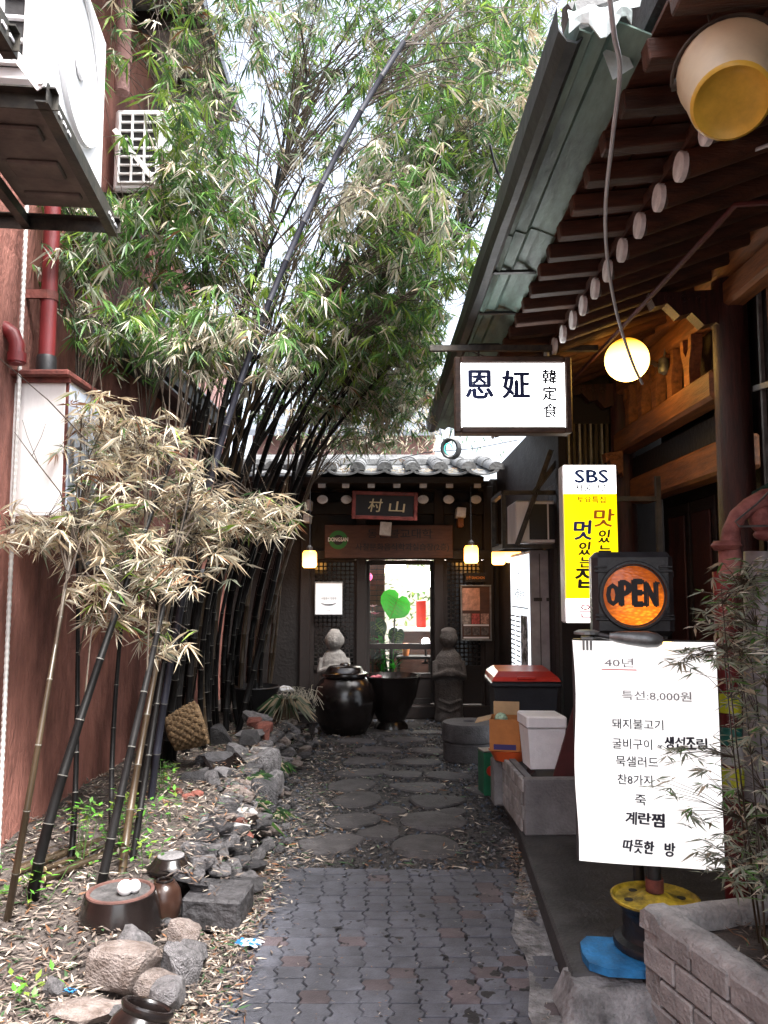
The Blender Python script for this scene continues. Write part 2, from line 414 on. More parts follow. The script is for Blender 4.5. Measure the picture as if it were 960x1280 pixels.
def grid(x0, x1, y0, y1, nx, ny, fz):
    mb = MB(); vs = []; fs = []
    for j in range(ny + 1):
        for i in range(nx + 1):
            x = x0 + (x1 - x0) * i / nx; y = y0 + (y1 - y0) * j / ny
            vs.append((x, y, fz(x, y)))
    for j in range(ny):
        for i in range(nx):
            a = j * (nx + 1) + i; fs.append((a, a + 1, a + nx + 2, a + nx + 1))
    return mb.add(vs, fs)
def nz(x, y, s): return noise.noise(V((x * s, y * s, 3.7)))
path_z = lambda x, y: -.022 + .012 * nz(x, y, 3) + .006 * nz(x, y, 11)
gp = structure('gravel_path', grid(-1.0, 1.7, 4.68, 10.1, 54, 100, path_z), M['gravel'], smooth=60)
pv = MB(); pv.add([(-.80, .8, -.014), (.86, .8, -.014), (.86, 4.70, -.014), (-.80, 4.70, -.014)], [(0, 1, 2, 3)])
pavement = structure('pavement', pv, M['joint'])
# pavers: zigzag sided concrete units, individually laid
def paver_mesh(m, i):
    W, H, d = .117, .098, .011; gp_ = .0022
    out = [(-W / 2 + gp_, -H / 2 + gp_), (-W / 2 + d + gp_, -H / 2 + H * .33), (-W / 2 - d + gp_, -H / 2 + H * .67), (-W / 2 + gp_, H / 2 - gp_),
           (W / 2 - gp_, H / 2 - gp_), (W / 2 - d - gp_, -H / 2 + H * .67), (W / 2 + d - gp_, -H / 2 + H * .33), (W / 2 - gp_, -H / 2 + gp_)]
    mb = MB(); n = 8; vs = []
    for s_, z in ((.955, 0), (1, -.004), (1, -.03)):
        vs += [(x * s_, y * s_, z) for x, y in out]
    fs = [tuple(range(n))]
    for k in range(2):
        for j in range(n): fs.append((k * n + j, k * n + (j + 1) % n, (k + 1) * n + (j + 1) % n, (k + 1) * n + j))
    mb.add(vs, fs); return mesh('paver', mb, m)
PM = [paver_mesh(M['paver'], 0), paver_mesh(M['paver_red'], 1)]
for j in range(21):
    for i in range(13):
        x = -.745 + .1175 * i + .012 * (j % 2); y = 2.70 + .0985 * j
        if x > .72: continue
        if x < -.70 - .0 * j: continue
        red = R.random() < (.32 if (j < 4 or (x > .3 and j < 9)) else .10)
        o = bpy.data.objects.new('paver', PM[1 if red else 0]); C.objects.link(o); o.parent = pavement
        o.location = (x + R.uniform(-.002, .002), y, .004 + R.uniform(-.004, .003) + .006 * nz(x, y, 2)); o.rotation_euler = (R.uniform(-.016, .016), R.uniform(-.016, .016), R.uniform(-.02, .02))
# nearer than the frame: the same paving carried on as one sheet of units
nb = MB()
for j in range(17):
    for i in range(12): nb.box((-.63 + .1175 * i, 1.02 + .0985 * j, -.012), (.112, .093, .03))
o = part('paver_field', nb, M['paver'], pavement); o['kind'] = 'stuff'
# dark drips soaked into the pavers, in world position so a drip runs over joints
for m_ in (M['paver'], M['paver_red']):
    n_ = m_.node_tree.nodes; l_ = m_.node_tree.links; bs_n = n_['Principled BSDF']; src = bs_n.inputs['Base Color'].links[0].from_socket
    ge = n_.new('ShaderNodeNewGeometry'); mp_ = n_.new('ShaderNodeMapping'); mp_.inputs['Scale'].default_value = (1, .8, 0); mp_.inputs['Location'].default_value = (3.1, 1.7, 0); l_.new(ge.outputs['Position'], mp_.inputs[0])
    f_ = n_.new('ShaderNodeTexNoise'); f_.inputs['Scale'].default_value = 15; f_.inputs['Detail'].default_value = 2.5; l_.new(mp_.outputs[0], f_.inputs['Vector'])
    c_ = n_.new('ShaderNodeTexNoise'); c_.inputs['Scale'].default_value = 1.6; c_.inputs['Detail'].default_value = 1; l_.new(mp_.outputs[0], c_.inputs['Vector'])
    ad = n_.new('ShaderNodeMath'); ad.operation = 'MULTIPLY_ADD'; ad.inputs[1].default_value = .45; l_.new(c_.outputs['Fac'], ad.inputs[0]); l_.new(f_.outputs['Fac'], ad.inputs[2])
    rp = n_.new('ShaderNodeMapRange'); rp.inputs['From Min'].default_value = .872; rp.inputs['From Max'].default_value = .90; l_.new(ad.outputs[0], rp.inputs['Value'])
    # broad tone drift: swept and damp patches
    br = n_.new('ShaderNodeMapRange'); br.inputs['From Min'].default_value = .35; br.inputs['From Max'].default_value = .65; br.inputs['To Min'].default_value = .72; br.inputs['To Max'].default_value = 1.25; l_.new(c_.outputs['Fac'], br.inputs['Value'])
    vm = n_.new('ShaderNodeVectorMath'); vm.operation = 'SCALE'; l_.new(src, vm.inputs[0]); l_.new(br.outputs[0], vm.inputs['Scale'])
    mx_ = n_.new('ShaderNodeMix'); mx_.data_type = 'RGBA'; mx_.inputs['B'].default_value = (.012, .011, .013, 1); l_.new(rp.outputs[0], mx_.inputs['Factor']); l_.new(vm.outputs[0], mx_.inputs['A']); l_.new(mx_.outputs['Result'], bs_n.inputs['Base Color'])
# stepping stones: flat old millstones and rubble in the gravel
steps = [(532, 1054, 46, 17, 1), (542, 1022, 44, 13, 1), (415, 1050, 40, 13, 0), (475, 1037, 29, 9, 0), (441, 1022, 34, 11, 0), (488, 1010, 21, 6, 0), (447, 996, 34, 10, 0), (544, 998, 36, 9, 0), (440, 979, 34, 8, 0), (523, 981, 36, 7, 0),
         (452, 963, 34, 6, 0), (505, 965, 26, 5, 0), (560, 967, 30, 6, 0), (455, 949, 30, 5, 0), (520, 950, 30, 5, 0), (470, 935, 30, 4, 0), (535, 936, 28, 4, 0), (445, 924, 26, 3.5, 0), (505, 922, 26, 3.5, 0), (390, 1052, 20, 8, 0), (565, 1012, 18, 6, 0), (600, 985, 18, 6, 0), (480, 912, 30, 3, 0), (535, 913, 24, 3, 0)]
for k, (px, py, rx, ry, mill) in enumerate(steps):
    c = G(px, py, .012); e = G(px + rx, py, .012); rr = abs(e.x - c.x) * .96
    f1 = G(px, py - ry * .9, .012); f2 = G(px, py + ry * .9, .012); ry_ = min(rr * 1.35, max(rr * .6, (f1.y - f2.y) / 2))
    mb = MB(); n = 18 if mill else 13; a0 = R.random() * 6
    jit = [1 + (.012 if mill else .16) * math.sin(j * (1.45 if k % 2 else .97) + a0) + R.uniform(-.06, .06) * (0 if mill else 1) for j in range(n)]
    prof = [(1, -.05), (1, -.010), (.94, .000), (.5, .003)]
    vs = []
    for s_, z in prof: vs += [(rr * s_ * jit[j] * math.cos(2 * PI * j / n), ry_ * s_ * jit[j] * math.sin(2 * PI * j / n), z) for j in range(n)]
    fs = [tuple((3 * n) + j for j in range(n))]
    for q in range(3):
        for j in range(n): fs.append((q * n + j, q * n + (j + 1) % n, (q + 1) * n + (j + 1) % n, (q + 1) * n + j))
    mb.add(vs, fs)
    if mill:
        for q in range(-5, 6):
            mb.box((q * rr * .055 + .02, -ry_ * .55, .0035), (rr * .022, ry_ * .42, .004))
    o = link('stepping_stone', mesh('stepping_stone', mb, M['millstone'], 35), gp, (c.x, c.y, .0))
    o.rotation_euler = (R.uniform(-.02, .02), R.uniform(-.02, .02), 0)

# planting bed on the left
EDGE = lambda y: -.90 + .05 * math.sin(y * 1.7)
def bed_h(y): return .07 + .20 * min(1, max(0, (y - 3.3) / 1.2))
def bed_z(x, y):
    t = min(1, max(0, (EDGE(y) - x) / .25)); t = t * t * (3 - 2 * t)
    return -.03 + (bed_h(y) + .03) * t + .035 * nz(x, y, 2.3) * t + .012 * nz(x, y, 9)
structure('planting_bed', grid(-2.2, -.55, 1.0, 10.2, 50, 170, bed_z), M['soil'], smooth=60)

# ledge on the right
kl = lambda y: .685 + (y - 3.0) * .065
lg = MB()
poly = [(kl(3.22) + .02, 3.22), (2.6, 3.22), (2.6, 7.2), (kl(7.2), 7.2)]
def slab(mb, poly, z0, z1, b=.012):
    n = len(poly); cx = sum(p[0] for p in poly) / n; cy = sum(p[1] for p in poly) / n
    def ins(p): return (p[0] + (b if p[0] < cx else -b), p[1] + (b if p[1] < cy else -b))
    vs = [(x, y, z0) for x, y in poly] + [(x, y, z1 - b) for x, y in poly] + [(*ins(p), z1) for p in poly]
    fs = [tuple(range(n))[::-1], tuple(range(2 * n, 3 * n))]
    for k in range(2):
        for j in range(n): fs.append((k * n + j, k * n + (j + 1) % n, (k + 1) * n + (j + 1) % n, (k + 1) * n + j))
    return mb.add(vs, fs)
slab(lg, poly, -.09, .12)
structure('step_platform', lg, M['concrete_dark'])
st = MB(); n = 20
top = []; bot = []
for j in range(n + 1):
    y = 2.75 + 2.0 * j / n
    top.append((kl(y) + .015, y, .004)); bot.append((kl(y) - (.13 + .05 * nz(1, y, 4)) * (1 if y < 4.1 else max(0.1, 1 - (y - 4.1) / .7)), y, .008 + .004 * nz(2, y, 5)))
st.add(bot + top, [(j, j + 1, n + 2 + j, n + 1 + j) for j in range(n)])
structure('mortar_strip', st, M['concrete_mid'], smooth=60)
# rough concrete nose at the ledge end
nm = MB(); rr = random.Random(4); vs = []
nx_, ny_ = 16, 10
def nose(u, v):
    x = .655 + .46 * u; y = 3.02 + .28 * v
    z = .112 * min(1, v / .35 + .05) * min(1, u / .14 + .1)
    return (x + .012 * nz(u * 3, v * 3, 2), y + .015 * nz(u * 3, v * 3, 3), z + .014 * nz(u * 2, v * 2, 3) + .006 * nz(u, v, 14))
for j in range(ny_ + 1):
    for i in range(nx_ + 1): vs.append(nose(i / nx_, j / ny_))
nm.add(vs, [(j * (nx_ + 1) + i, j * (nx_ + 1) + i + 1, (j + 1) * (nx_ + 1) + i + 1, (j + 1) * (nx_ + 1) + i) for j in range(ny_) for i in range(nx_)])
structure('concrete_apron', nm, M['concrete_mid'], smooth=60)

# ================================================================== LEFT BUILDING
lb = thing('stucco_building', 'red stucco building side wall along the left of the alley behind the bamboo', 'building', (-2.1, 5, 0))
m_ = MB(); m_.box((-2.16, 3.1, 1.68), (.30, 14.2, 3.46)); part('wall', m_, M['stucco'], lb)
m_ = MB(); m_.box((-2.19, 1.4, 4.85), (.30, 10.6, 2.86)); m_.box((-2.20, 7.5, 4.15), (.28, 2.2, 1.45)); part('upper_wall', m_, M['stucco'], lb)
m_ = MB(); m_.box((-2.19, 9.4, 4.0), (.3, 1.5, 1.1)); part('wall', m_, M['stucco_up'], lb)
# dark box gutter with pale lip along the wall
m_ = MB()
m_.prism([(0, 0), (.26, .02), (.28, .14), (.25, .15), (.23, .05), (.02, .05), (0, .16)], 3.5, (-2.01, 7.05, 3.28), (1, 0, 0), (0, 0, 1))
part('gutter', m_, M['metal_dark'], lb)
m_ = MB(); m_.box((-1.715, 7.05, 3.43), (.03, 3.52, .02)); m_.box((-1.80, 7.05, 3.265), (.05, 3.52, .018)); part('gutter_lip', m_, M['steel'], lb)
# grey tile coping at head height
for k in range(11):
    y = 5.35 + .33 * k
    m_ = MB(); m_.prism([(0, 0), (.0, .06), (.06, .085), (.15, .05), (.20, -.01), (.17, -.02), (.13, .02), (.05, .04)], .32, (-2.02, y, 1.72), (1, 0, 0), (0, 0, 1))
    part('coping_tile', m_, M['tile'], lb)
# upper window and floor overhang
w1 = MB(); w1.box((-2.04, 7.3, 4.15), (.04, .9, .5), b=.01); wo_ = part('window', w1, M['wood_black'], lb)
w2 = MB(); w2.box((-2.016, 7.1, 4.15), (.012, .34, .4)); w2.box((-2.016, 7.5, 4.15), (.012, .34, .4)); part('pane', w2, M['darkglass'], wo_)
ov = MB(); ov.box((-1.9, 5.0, 6.32), (.9, 5.2, .10)); part('roof', ov, M['tarp'], lb)
for k in range(6):
    ob = MB(); ob.box((-1.74, 2.7 + .85 * k, 6.22), (.56, .09, .10)); part('joist', ob, M['wood_dark'], lb)
for k in range(5):
    for q in range(1):
        ob = MB(); ob.box((-1.75 + .53 * q, 3.12 + .85 * k, 6.258), (.48, .70, .016), b=.005); part('soffit_panel', ob, M['steel'], lb)
dp = MB(); dp.tube([(-1.90, 5.45, 5.17), (-1.90, 5.45, 6.2)], .055, 12); dp.lathe((-1.90, 5.45, 5.4), [(.066, 0), (.066, .08)], 12)
part('vent_pipe', dp, M['stucco_up'], lb, smooth=40)

# pipes on the wall
pr = thing('drain_pipe', 'thick red oxide drain pipe clamped to the stucco wall beside the meter box', 'drain pipe', (-1.90, 4.38, 2.7))
m_ = MB(); m_.tube([(-1.90, 4.38, 2.70), (-1.90, 4.38, 5.5)], .045, 14); part('pipe', m_, M['pipe_red'], pr, 40)
m_ = MB(); m_.lathe((-1.90, 4.38, 2.74), [(.052, 0), (.055, .02), (.055, .14), (.05, .16)], 14); part('socket', m_, M['black'], pr, 40)
m_ = MB(); m_.lathe((-1.90, 4.38, 3.22), [(.05, 0), (.05, .05)], 14); m_.box((-2.0, 4.34, 3.245), (.22, .02, .05)); part('clamp', m_, M['rust'], pr)
pe = MB(); c0 = V((-2.08, 4.12, 2.93))
pe.tube([c0 + V(q) for q in ((-.05, 0, .10), (.02, 0, .06), (.07, 0, .04), (.11, 0, .01), (.13, 0, -.04), (.135, 0, -.15))], .040, 12)
pe.lathe((-1.945, 4.12, 2.79), [(.048, 0), (.048, .05)], 12)
single('elbow_pipe', pe, M['pipe_red'], 'short red elbow pipe entering the top of the white meter box', 'pipe', c0, 40)
cb = MB(); pts = [(-1.965, 4.2, .1), (-1.97, 4.2, 4.2)]
zz = [.2 + .018 * k for k in range(225)]
cb.tube([(-1.965, 4.2 , z) for z in zz], [.0125 if k % 2 else .0098 for k in range(len(zz))], 6)
single('flexible_conduit', cb, M['pvc'], 'pale ribbed flexible conduit running up the red wall at the left edge', 'conduit', (-1.965, 4.2, .2), None)

# meter box
mbx = thing('meter_box', 'white rust streaked metal meter box hung on the red wall', 'meter box', (-2.0, 4.25, 1.97))
m_ = MB(); m_.box((-1.895, 4.50, 2.36), (.33, .50, .76), b=.006); part('cabinet', m_, M['white_old'], mbx)
m_ = MB(); m_.box((-1.885, 4.48, 2.755), (.38, .58, .035), b=.008); m_.box((-1.885, 4.24, 2.735), (.36, .02, .05)); part('hood', m_, M['rust'], mbx)
m_ = MB(); m_.box((-1.895, 4.50, 1.968), (.34, .51, .03)); m_.box((-1.728, 4.262, 2.36), (.012, .018, .74)); m_.box((-1.728, 4.745, 2.36), (.014, .02, .76)); part('rusty_edge', m_, M['rust'], mbx)
m_ = MB(); m_.box((-1.724, 4.50, 2.36), (.014, .44, .70), b=.004); dr = part('door', m_, mat('shaded_white_enamel', (.42, .47, .56), .4, .15, 4, .05, 30), mbx)  # white door; the shade on this side is put into its grey blue colour
m_ = MB(); m_.box((-1.710, 4.31, 2.34), (.014, .03, .14)); m_.tube([(-1.705, 4.31, 2.36), (-1.67, 4.31, 2.36)], .008, 8); m_.sphere((-1.665, 4.31, 2.36), .013, 8, 6); part('handle', m_, M['steel'], dr)
m_ = MB(); m_.box((-1.7155, 4.55, 2.22), (.003, .14, .12)); part('sticker', m_, M['charcoal'], dr)

def ac_unit(name, label, loc, L, D, H, grille=True, fan=True):
    """split air conditioner outdoor unit: long side along Y, fan side facing +x, end grille facing the camera"""
    t = thing(name, label, 'air conditioner', loc, 0, 'air conditioner units on the left wall')
    m = MB(); m.box((-D / 2, L / 2, H / 2), (D, L, H), b=.018); part('casing', m, M['white_enamel'], t, local=True)
    if fan:
        m = MB(); n = 36; r = H * .40
        m.lathe((0.001, L * .52, H * .5), [(r, 0), (r, .014), (r * .985, .02), (r * .95, .014), (r * .95, .004)], n, RY(PI / 2), capb=False, capt=False); part('fan_ring', m, M['white_enamel'], t, 50, local=True)
        m = MB()
        for q in range(2, 4): 
            k = r * .94 * q / 4
            ring = [(0.012, L * .52 + k * math.cos(2 * PI * j / 24), H * .5 + k * math.sin(2 * PI * j / 24)) for j in range(25)]
            m.tube(ring, .0018, 4, cap=False)
        for j in range(0): m.tube([(0.015, L * .52, H * .5), (0.015, L * .52 + r * .95 * math.cos(j * PI / 6), H * .5 + r * .95 * math.sin(j * PI / 6))], .003, 4)
        m.lathe((0.004, L * .52, H * .5), [(r * .2, 0), (r * .2, .014)], 16, RY(PI / 2)); part('fan_grille', m, M['white_enamel'], t, local=True)
    # end face grille: frame bars in front of dark slots
    m = MB(); m.box((-D / 2, -.004, H * .5), (D * .74, .008, H * .86)); part('coil', m, M['black'], t, local=True)
    m = MB()
    ns = 8
    for k in range(ns + 1): m.box((-D / 2, -.012, H * .08 + H * .84 * k / ns), (D * .8, .022, .016), b=.003)
    for k in range(4): m.box((-D * .12 - D * .76 * k / 3, -.013, H * .5), (.016, .024, H * .86), b=.003)
    part('end_grille', m, M['white_enamel'], t, local=True)
    m = MB(); m.box((-D / 2, L / 2, -.012), (D * .96, L * .96, .02)); m.box((-D * .5, L * .3, -.028), (D * .6, .10, .02), b=.008); m.box((-D * .5, L * .6, -.028), (D * .6, .14, .02), b=.008); m.box((-D * .5, L * .85, -.026), (D * .7, .05, .02), b=.006)
    part('base_pan', m, M['tray'], t, local=True)
    return t
def ac_bracket(t, L, D, H, wallx):
    for y in (-.05, L + .02):
        m = MB(); m.box(((wallx + .05) / 2, y, -.055), (abs(wallx) + .12, .045, .006)); m.box(((wallx + .05) / 2, y + .02, -.085), (abs(wallx) + .12, .006, .06)); part('bracket_arm', m, M['steel_dark'], t, local=True)
    m = MB(); m.box((.06, L / 2, -.08), (.008, L + .16, .075)); m.box((.04, L / 2, -.112), (.045, L + .16, .006)); part('bracket_rail', m, M['steel_dark'], t, local=True)
    m = MB(); m.box((-D, L / 2, -.08), (.04, L + .1, .05)); part('bracket_rail', m, M['steel_dark'], t, local=True)
    for k in range(3):
        for y in (.05, L - .10):
            m = MB(); m.box((.0665, y + k * .06, -.085), (.006, .035, .014), b=.002); part('slot', m, M['white_enamel'], t, local=True)
    m = MB(); a = V((.035, -.07, -.06)); b_ = V((-.34, -.07, .42))
    d = (b_ - a); m.box((a + b_) / 2, (.035, .008, d.length), RY(math.atan2(d.x, d.z)), b=.002); m.lathe(a + V((0, -.004, .02)), [(.01, 0), (.01, .008)], 8, RX(PI / 2)); part('strut', m, M['white_old'], t, local=True)
# big unit at top left
p0 = PX(86, 135, -1.36)
t = ac_unit('outdoor_ac_unit', 'large white outdoor air conditioner unit on a dark slotted bracket, nearest on the left wall', (-1.27, 2.76, 3.44), .94, .36, .84)
ac_bracket(t, .94, .36, .84, -.80); t.rotation_euler = (0, 0, rad(6))
t = ac_unit('outdoor_ac_unit', 'smaller white air conditioner unit half hidden by leaves, farther along the wall', (-1.60, 5.5, 4.46), .7, .36, .62)
ac_bracket(t, .7, .36, .62, -.4)
t = ac_unit('outdoor_ac_unit', 'air conditioner unit cut off by the upper left corner, only its bracket end showing', (-1.20, 1.62, 3.43), .74, .34, .6)
ac_bracket(t, .74, .34, .6, -.8); t.rotation_euler = (0, 0, rad(4))

# ================================================================== GATE AT THE END
GY = 10.2
gate = thing('tiled_gate_house', 'dark wooden gate house with grey tiled eave at the end of the alley', 'building', (.25, GY, 0))
def gx(px): return (px - 480) / F * GY
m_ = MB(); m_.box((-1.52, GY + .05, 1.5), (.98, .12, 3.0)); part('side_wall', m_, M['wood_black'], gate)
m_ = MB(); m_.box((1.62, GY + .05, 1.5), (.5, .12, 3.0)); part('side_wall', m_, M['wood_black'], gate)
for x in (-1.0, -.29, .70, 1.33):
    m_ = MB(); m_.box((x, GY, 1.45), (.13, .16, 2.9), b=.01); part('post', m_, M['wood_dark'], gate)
for z, h_, d_ in ((2.02, .12, .17), (2.62, .16, .14), (2.90, .14, .14)):
    m_ = MB(); m_.box((.165, GY, z), (2.45, d_, h_), b=.008); part('lintel', m_, M['wood_black'], gate)
m_ = MB(); m_.box((.165, GY + .06, 2.45), (2.3, .03, .8)); part('panel', m_, M['wood_black'], gate)
m_ = MB(); m_.box((.165, GY - .02, .06), (2.36, .22, .16), b=.01); part('threshold', m_, M['wood_dark'], gate)
def lattice(x0, x1, z0, z1, nx, nz_, y):
    m = MB(); m.box(((x0 + x1) / 2, y + .03, (z0 + z1) / 2 - 0.0), (x1 - x0 + .0, .01, z1 - z0))
    l = MB()
    for k in range(nx + 1): l.box((x0 + (x1 - x0) * k / nx, y, (z0 + z1) / 2), (.014, .026, z1 - z0))
    for k in range(nz_ + 1): l.box(((x0 + x1) / 2, y - .002, z0 + (z1 - z0) * k / nz_), (x1 - x0, .022, .014))
    dpart = MB()
    for x in (x0 - .02, x1 + .02): dpart.box((x, y, (.14 + z1) / 2 + .01), (.05, .05, z1 - .12))
    for z in (z0 - .02, z1 + .025): dpart.box(((x0 + x1) / 2, y, z), (x1 - x0 + .01, .05, .05))
    dpart.box(((x0 + x1) / 2, y + .01, (.14 + z0) / 2), (x1 - x0 + .06, .03, z0 - .16))
    d = part('lattice_door', dpart, M['wood_dark'], gate)
    lp = part('lattice', l, M['wood_dark'], d); 
    part('paper', m, M['darkglass'], d)
    return d
lattice(-.89, -.38, .62, 1.93, 9, 24, GY - .01)
lattice(.80, 1.23, .62, 1.93, 8, 24, GY - .01)
# glass door in the middle
gd = MB()
for x in (-.205, .615): gd.box((x, GY + .05, 1.05), (.05, .05, 1.80), b=.005)
for z, h_ in ((1.925, .06), (.86, .07), (.50, .05), (.18, .07)): gd.box((.205, GY + .05, z), (.77, .045, h_), b=.004)
d_ = part('glass_door', gd, M['wood_dark'], gate)
m_ = MB(); m_.box((.205, GY + .05, 1.40), (.78, .006, 1.0)); m_.box((.205, GY + .05, .68), (.78, .006, .30)); part('pane', m_, M['glass'], d_)
m_ = MB(); m_.box((.205, GY + .052, .34), (.77, .012, .26)); part('kick_panel', m_, M['wood_dark'], d_)
# tiled roof: cover and pan tiles
rz0, sl_ = 2.985, math.tan(rad(13))
rm = MB(); rm.prism([(-.74, 2.925), (.95, 2.925 + 1.69 * sl_ * .86), (.95, 2.85), (-.70, 2.86)], 3.2, (-.40, GY, 0), (0, 1, 0), (0, 0, 1)); part('roof_deck', rm, M['wood_black'], gate)
def half_tile(convex, L=.42, r=.085, th=.018):
    m = MB(); n = 8; vs = []
    for e, y in ((0, 0), (0, L)):
        pass
    rings = []
    for y, k in ((0, 1.0), (L, .92)):
        for rr_ in (r, r - th):
            for j in range(n + 1):
                a = PI * j / n
                if convex: vs.append((rr_ * k * math.cos(a), y, rr_ * k * math.sin(a)))
                else: vs.append((rr_ * 1.5 * k * math.cos(a), y, -rr_ * .62 * k * math.sin(a)))
    q = n + 1; fs = []
    for j in range(n):
        fs.append((j, j + 1, 2 * q + j + 1, 2 * q + j)); fs.append((q + j, 3 * q + j, 3 * q + j + 1, q + j + 1))
        fs.append((j, q + j, q + j + 1, j + 1)); fs.append((2 * q + j, 2 * q + j + 1, 3 * q + j + 1, 3 * q + j))
    fs += [(0, 2 * q, 3 * q, q), (n, q + n, 3 * q + n, 2 * q + n)]
    if convex: fs.append(tuple(q + j for j in range(q)))   # mortar plug in the tile mouth
    return mesh('roof_tile', m.add(vs, fs), M['tile'], 40)
TC, TP = half_tile(True, r=.095), half_tile(False, r=.135, th=.03)
for k in range(11):
    x = -2.0 + .335 * k
    for q in range(5):
        y = GY - .78 + .36 * q
        for me, dx, nm_, dz in ((TC, 0, 'cover_tile', .075), (TP, .1675, 'pan_tile', .085)):
            if dx and k == 10: continue
            if q > 0 and x + dx < -1.1: continue
            o = bpy.data.objects.new(nm_, me); C.objects.link(o); o.parent = gate
            z = rz0 - .05 + .36 * q * sl_ * .92 + dz + R.uniform(-.006, .006)
            o.location = (x + dx - .25 + R.uniform(-.008, .008), y - GY, z); o.rotation_euler = (rad(12), 0, R.uniform(-.03, .03))
            if dx: o.location.y -= .03
rg = MB(); rg.lathe((-.3, GY + .95, 3.36), [(.12, -1.8), (.12, 1.8)], 10, RY(PI / 2)); part('ridge', rg, M['tile'], gate)
# dead leaves lying in the tile valleys
lf = MB()
for k in range(420):
    x = R.uniform(-.95, 1.15); y = GY - .72 + R.random() ** 1.4 * .5
    ph = ((x + 2.0) / .335) % 1
    if not .25 < ph < .75: continue
    a = R.random() * 6.28; d = V((math.cos(a), math.sin(a), R.uniform(-.1, .3))).normalized()
    lf.leaf(V((x, y, rz0 - .02 + (y - GY + .78) * sl_ * .92 + R.uniform(0, .04))), d, d.cross(V((0, 0, 1))).normalized(), .11, .022, R.choice((0, 1, 1, 2)))
part('fallen_leaves', lf, [M['leaf_w'], M['leaf_t'], M['leaf_b']], gate, recalc=False, stuff=True)
# rafters with white painted ends
for px in (371, 402, 432, 464, 496, 529, 562, 597):
    x = P(px, 608, GY - .62).x
    m_ = MB(); m_.box((x, GY - .28, 2.86), (.075, .64, .085)); r_ = part('rafter', m_, M['wood_black'], gate)
    m_ = MB(); m_.box((x, GY - .606, 2.86), (.088, .02, .10), b=.005); part('painted_end', m_, M['white_paint'], r_)
for px in (403, 433, 465, 497, 529, 561, 595):
    x = P(px, 628, GY - .42).x
    m_ = MB(); m_.tube([(x, GY - .1, 2.70), (x, GY - .40, 2.69)], .058, 12); r_ = part('round_rafter', m_, M['wood_black'], gate, 40)
    m_ = MB(); m_.lathe((x, GY - .398, 2.69), [(.066, 0), (.068, .012), (.05, .018)], 14, RX(PI / 2), sy=.8); part('painted_end', m_, M['white_paint'], r_, 40)
for px, py, wd, hh in ((384, 631, 11, 13), (384, 648, 9, 11), (482, 661, 15, 17), (576, 641, 12, 13)):
    p = P(px, py, GY - .25)
    m_ = MB(); m_.box((p.x, GY - .19, p.z), (wd * .0095, .28, hh * .0095), RY(.08), b=.006); o = part('beam_end', m_, M['white_paint'], gate)
m_ = MB(); p = P(576, 653, GY - .25); m_.box((p.x, GY - .16, p.z), (.07, .2, .11), b=.004); part('peg', m_, M['wood_beam'], gate)

# name board with red frame
p = P(481, 632, GY - .48)
nbd = thing('name_board', 'black name board in a red wooden frame under the tiled eave', 'sign', p)
m_ = MB(); W_, H_ = .76, .30
for sx in (-1, 1): m_.box((sx * W_ / 2, 0, 0), (.045, .05, H_ + .045), b=.006)
for sz in (-1, 1): m_.box((0, 0, sz * H_ / 2), (W_ - .045, .05, .045), b=.006)
part('frame', m_, mat('worn_red_frame', (.20, .045, .04), .6, .4, 10, .3, 40), nbd, local=True)
m_ = MB(); m_.box((0, .012, 0), (W_ - .03, .02, H_ - .03)); part('panel', m_, M['ink'], nbd, local=True)
text(nbd, '村', (-.115, -.005, 0), .16, M['gold'], bold=.012, local=True, skew=.15); text(nbd, '山', (.15, -.005, -.01), .13, M['gold'], bold=.012, local=True, width=.19, skew=.1)
nbd.rotation_euler = (rad(8), rad(1.8), 0)
# plaque
p = P(486, 677, GY - .13)
plq = thing('wooden_plaque', 'long brown plaque with carved dark lettering and a green round emblem over the door', 'sign', p)
m_ = MB(); m_.box((0, 0, 0), (1.62, .03, .42), b=.006); part('board', m_, M['plaque'], plq, local=True)
m_ = MB(); m_.lathe((-.64, -.016, .02), [(.118, 0), (.118, .008)], 28, RX(PI / 2)); part('emblem', m_, M['green_em'], plq, local=True)
m_ = MB(); m_.lathe((-.64, -.025, .02), [(.065, 0), (.065, .003)], 24, RX(PI / 2)); part('emblem_centre', m_, M['ink'], plq, local=True)
text(plq, 'DONGSAN', (-.64, -.033, .025), .05, M['white_f'], width=.25, bold=.015, local=True)
text(plq, '동산불교대학', (.14, -.018, .10), .115, M['ink'], width=.82, bold=.01, local=True)
text(plq, '사찰문화음식학과실습장(2층)', (.17, -.018, -.075), .105, M['ink'], width=1.18, bold=.01, local=True)
# notices either side of the door
p = P(411, 748, GY - .09); ps = thing('paper_notice', 'white paper notice with a dark curved motif on the left lattice door', 'poster', p)
m_ = MB(); m_.box((0, 0, 0), (.36, .012, .42), b=.003); part('frame', m_, M['steel'], ps, local=True)
m_ = MB(); m_.box((0, -.008, -.005), (.335, .004, .39)); part('sheet', m_, emit('glowing_notice_paper', (.75, .77, .80), .10), ps, local=True)  # plain paper; its brightness is put in as a faint glow
text(ps, '사찰음식 전문점', (0, -.012, 0.0), .028, M['ink'], width=.19, local=True); text(ps, '산촌', (0, -.012, -.15), .02, M['ink_g'], local=True)
m_ = MB(); m_.tube([(.12 * math.sin(a), -.012, -.02 - .06 * math.cos(a)) for a in [-.9 + .18 * k for k in range(11)]], [.003 + .006 * math.sin(PI * k / 10) for k in range(11)], 6); part('motif', m_, M['ink'], ps, local=True)
p = P(595, 766, GY - .09); ps = thing('framed_menu', 'framed picture menu with brown photographs on the right lattice door', 'poster', p)
m_ = MB()
for sx in (-1, 1): m_.box((sx * .185, 0, 0), (.02, .03, .70), b=.004)
for sz in (-1, 1): m_.box((0, 0, sz * .34), (.37, .03, .02), b=.004)
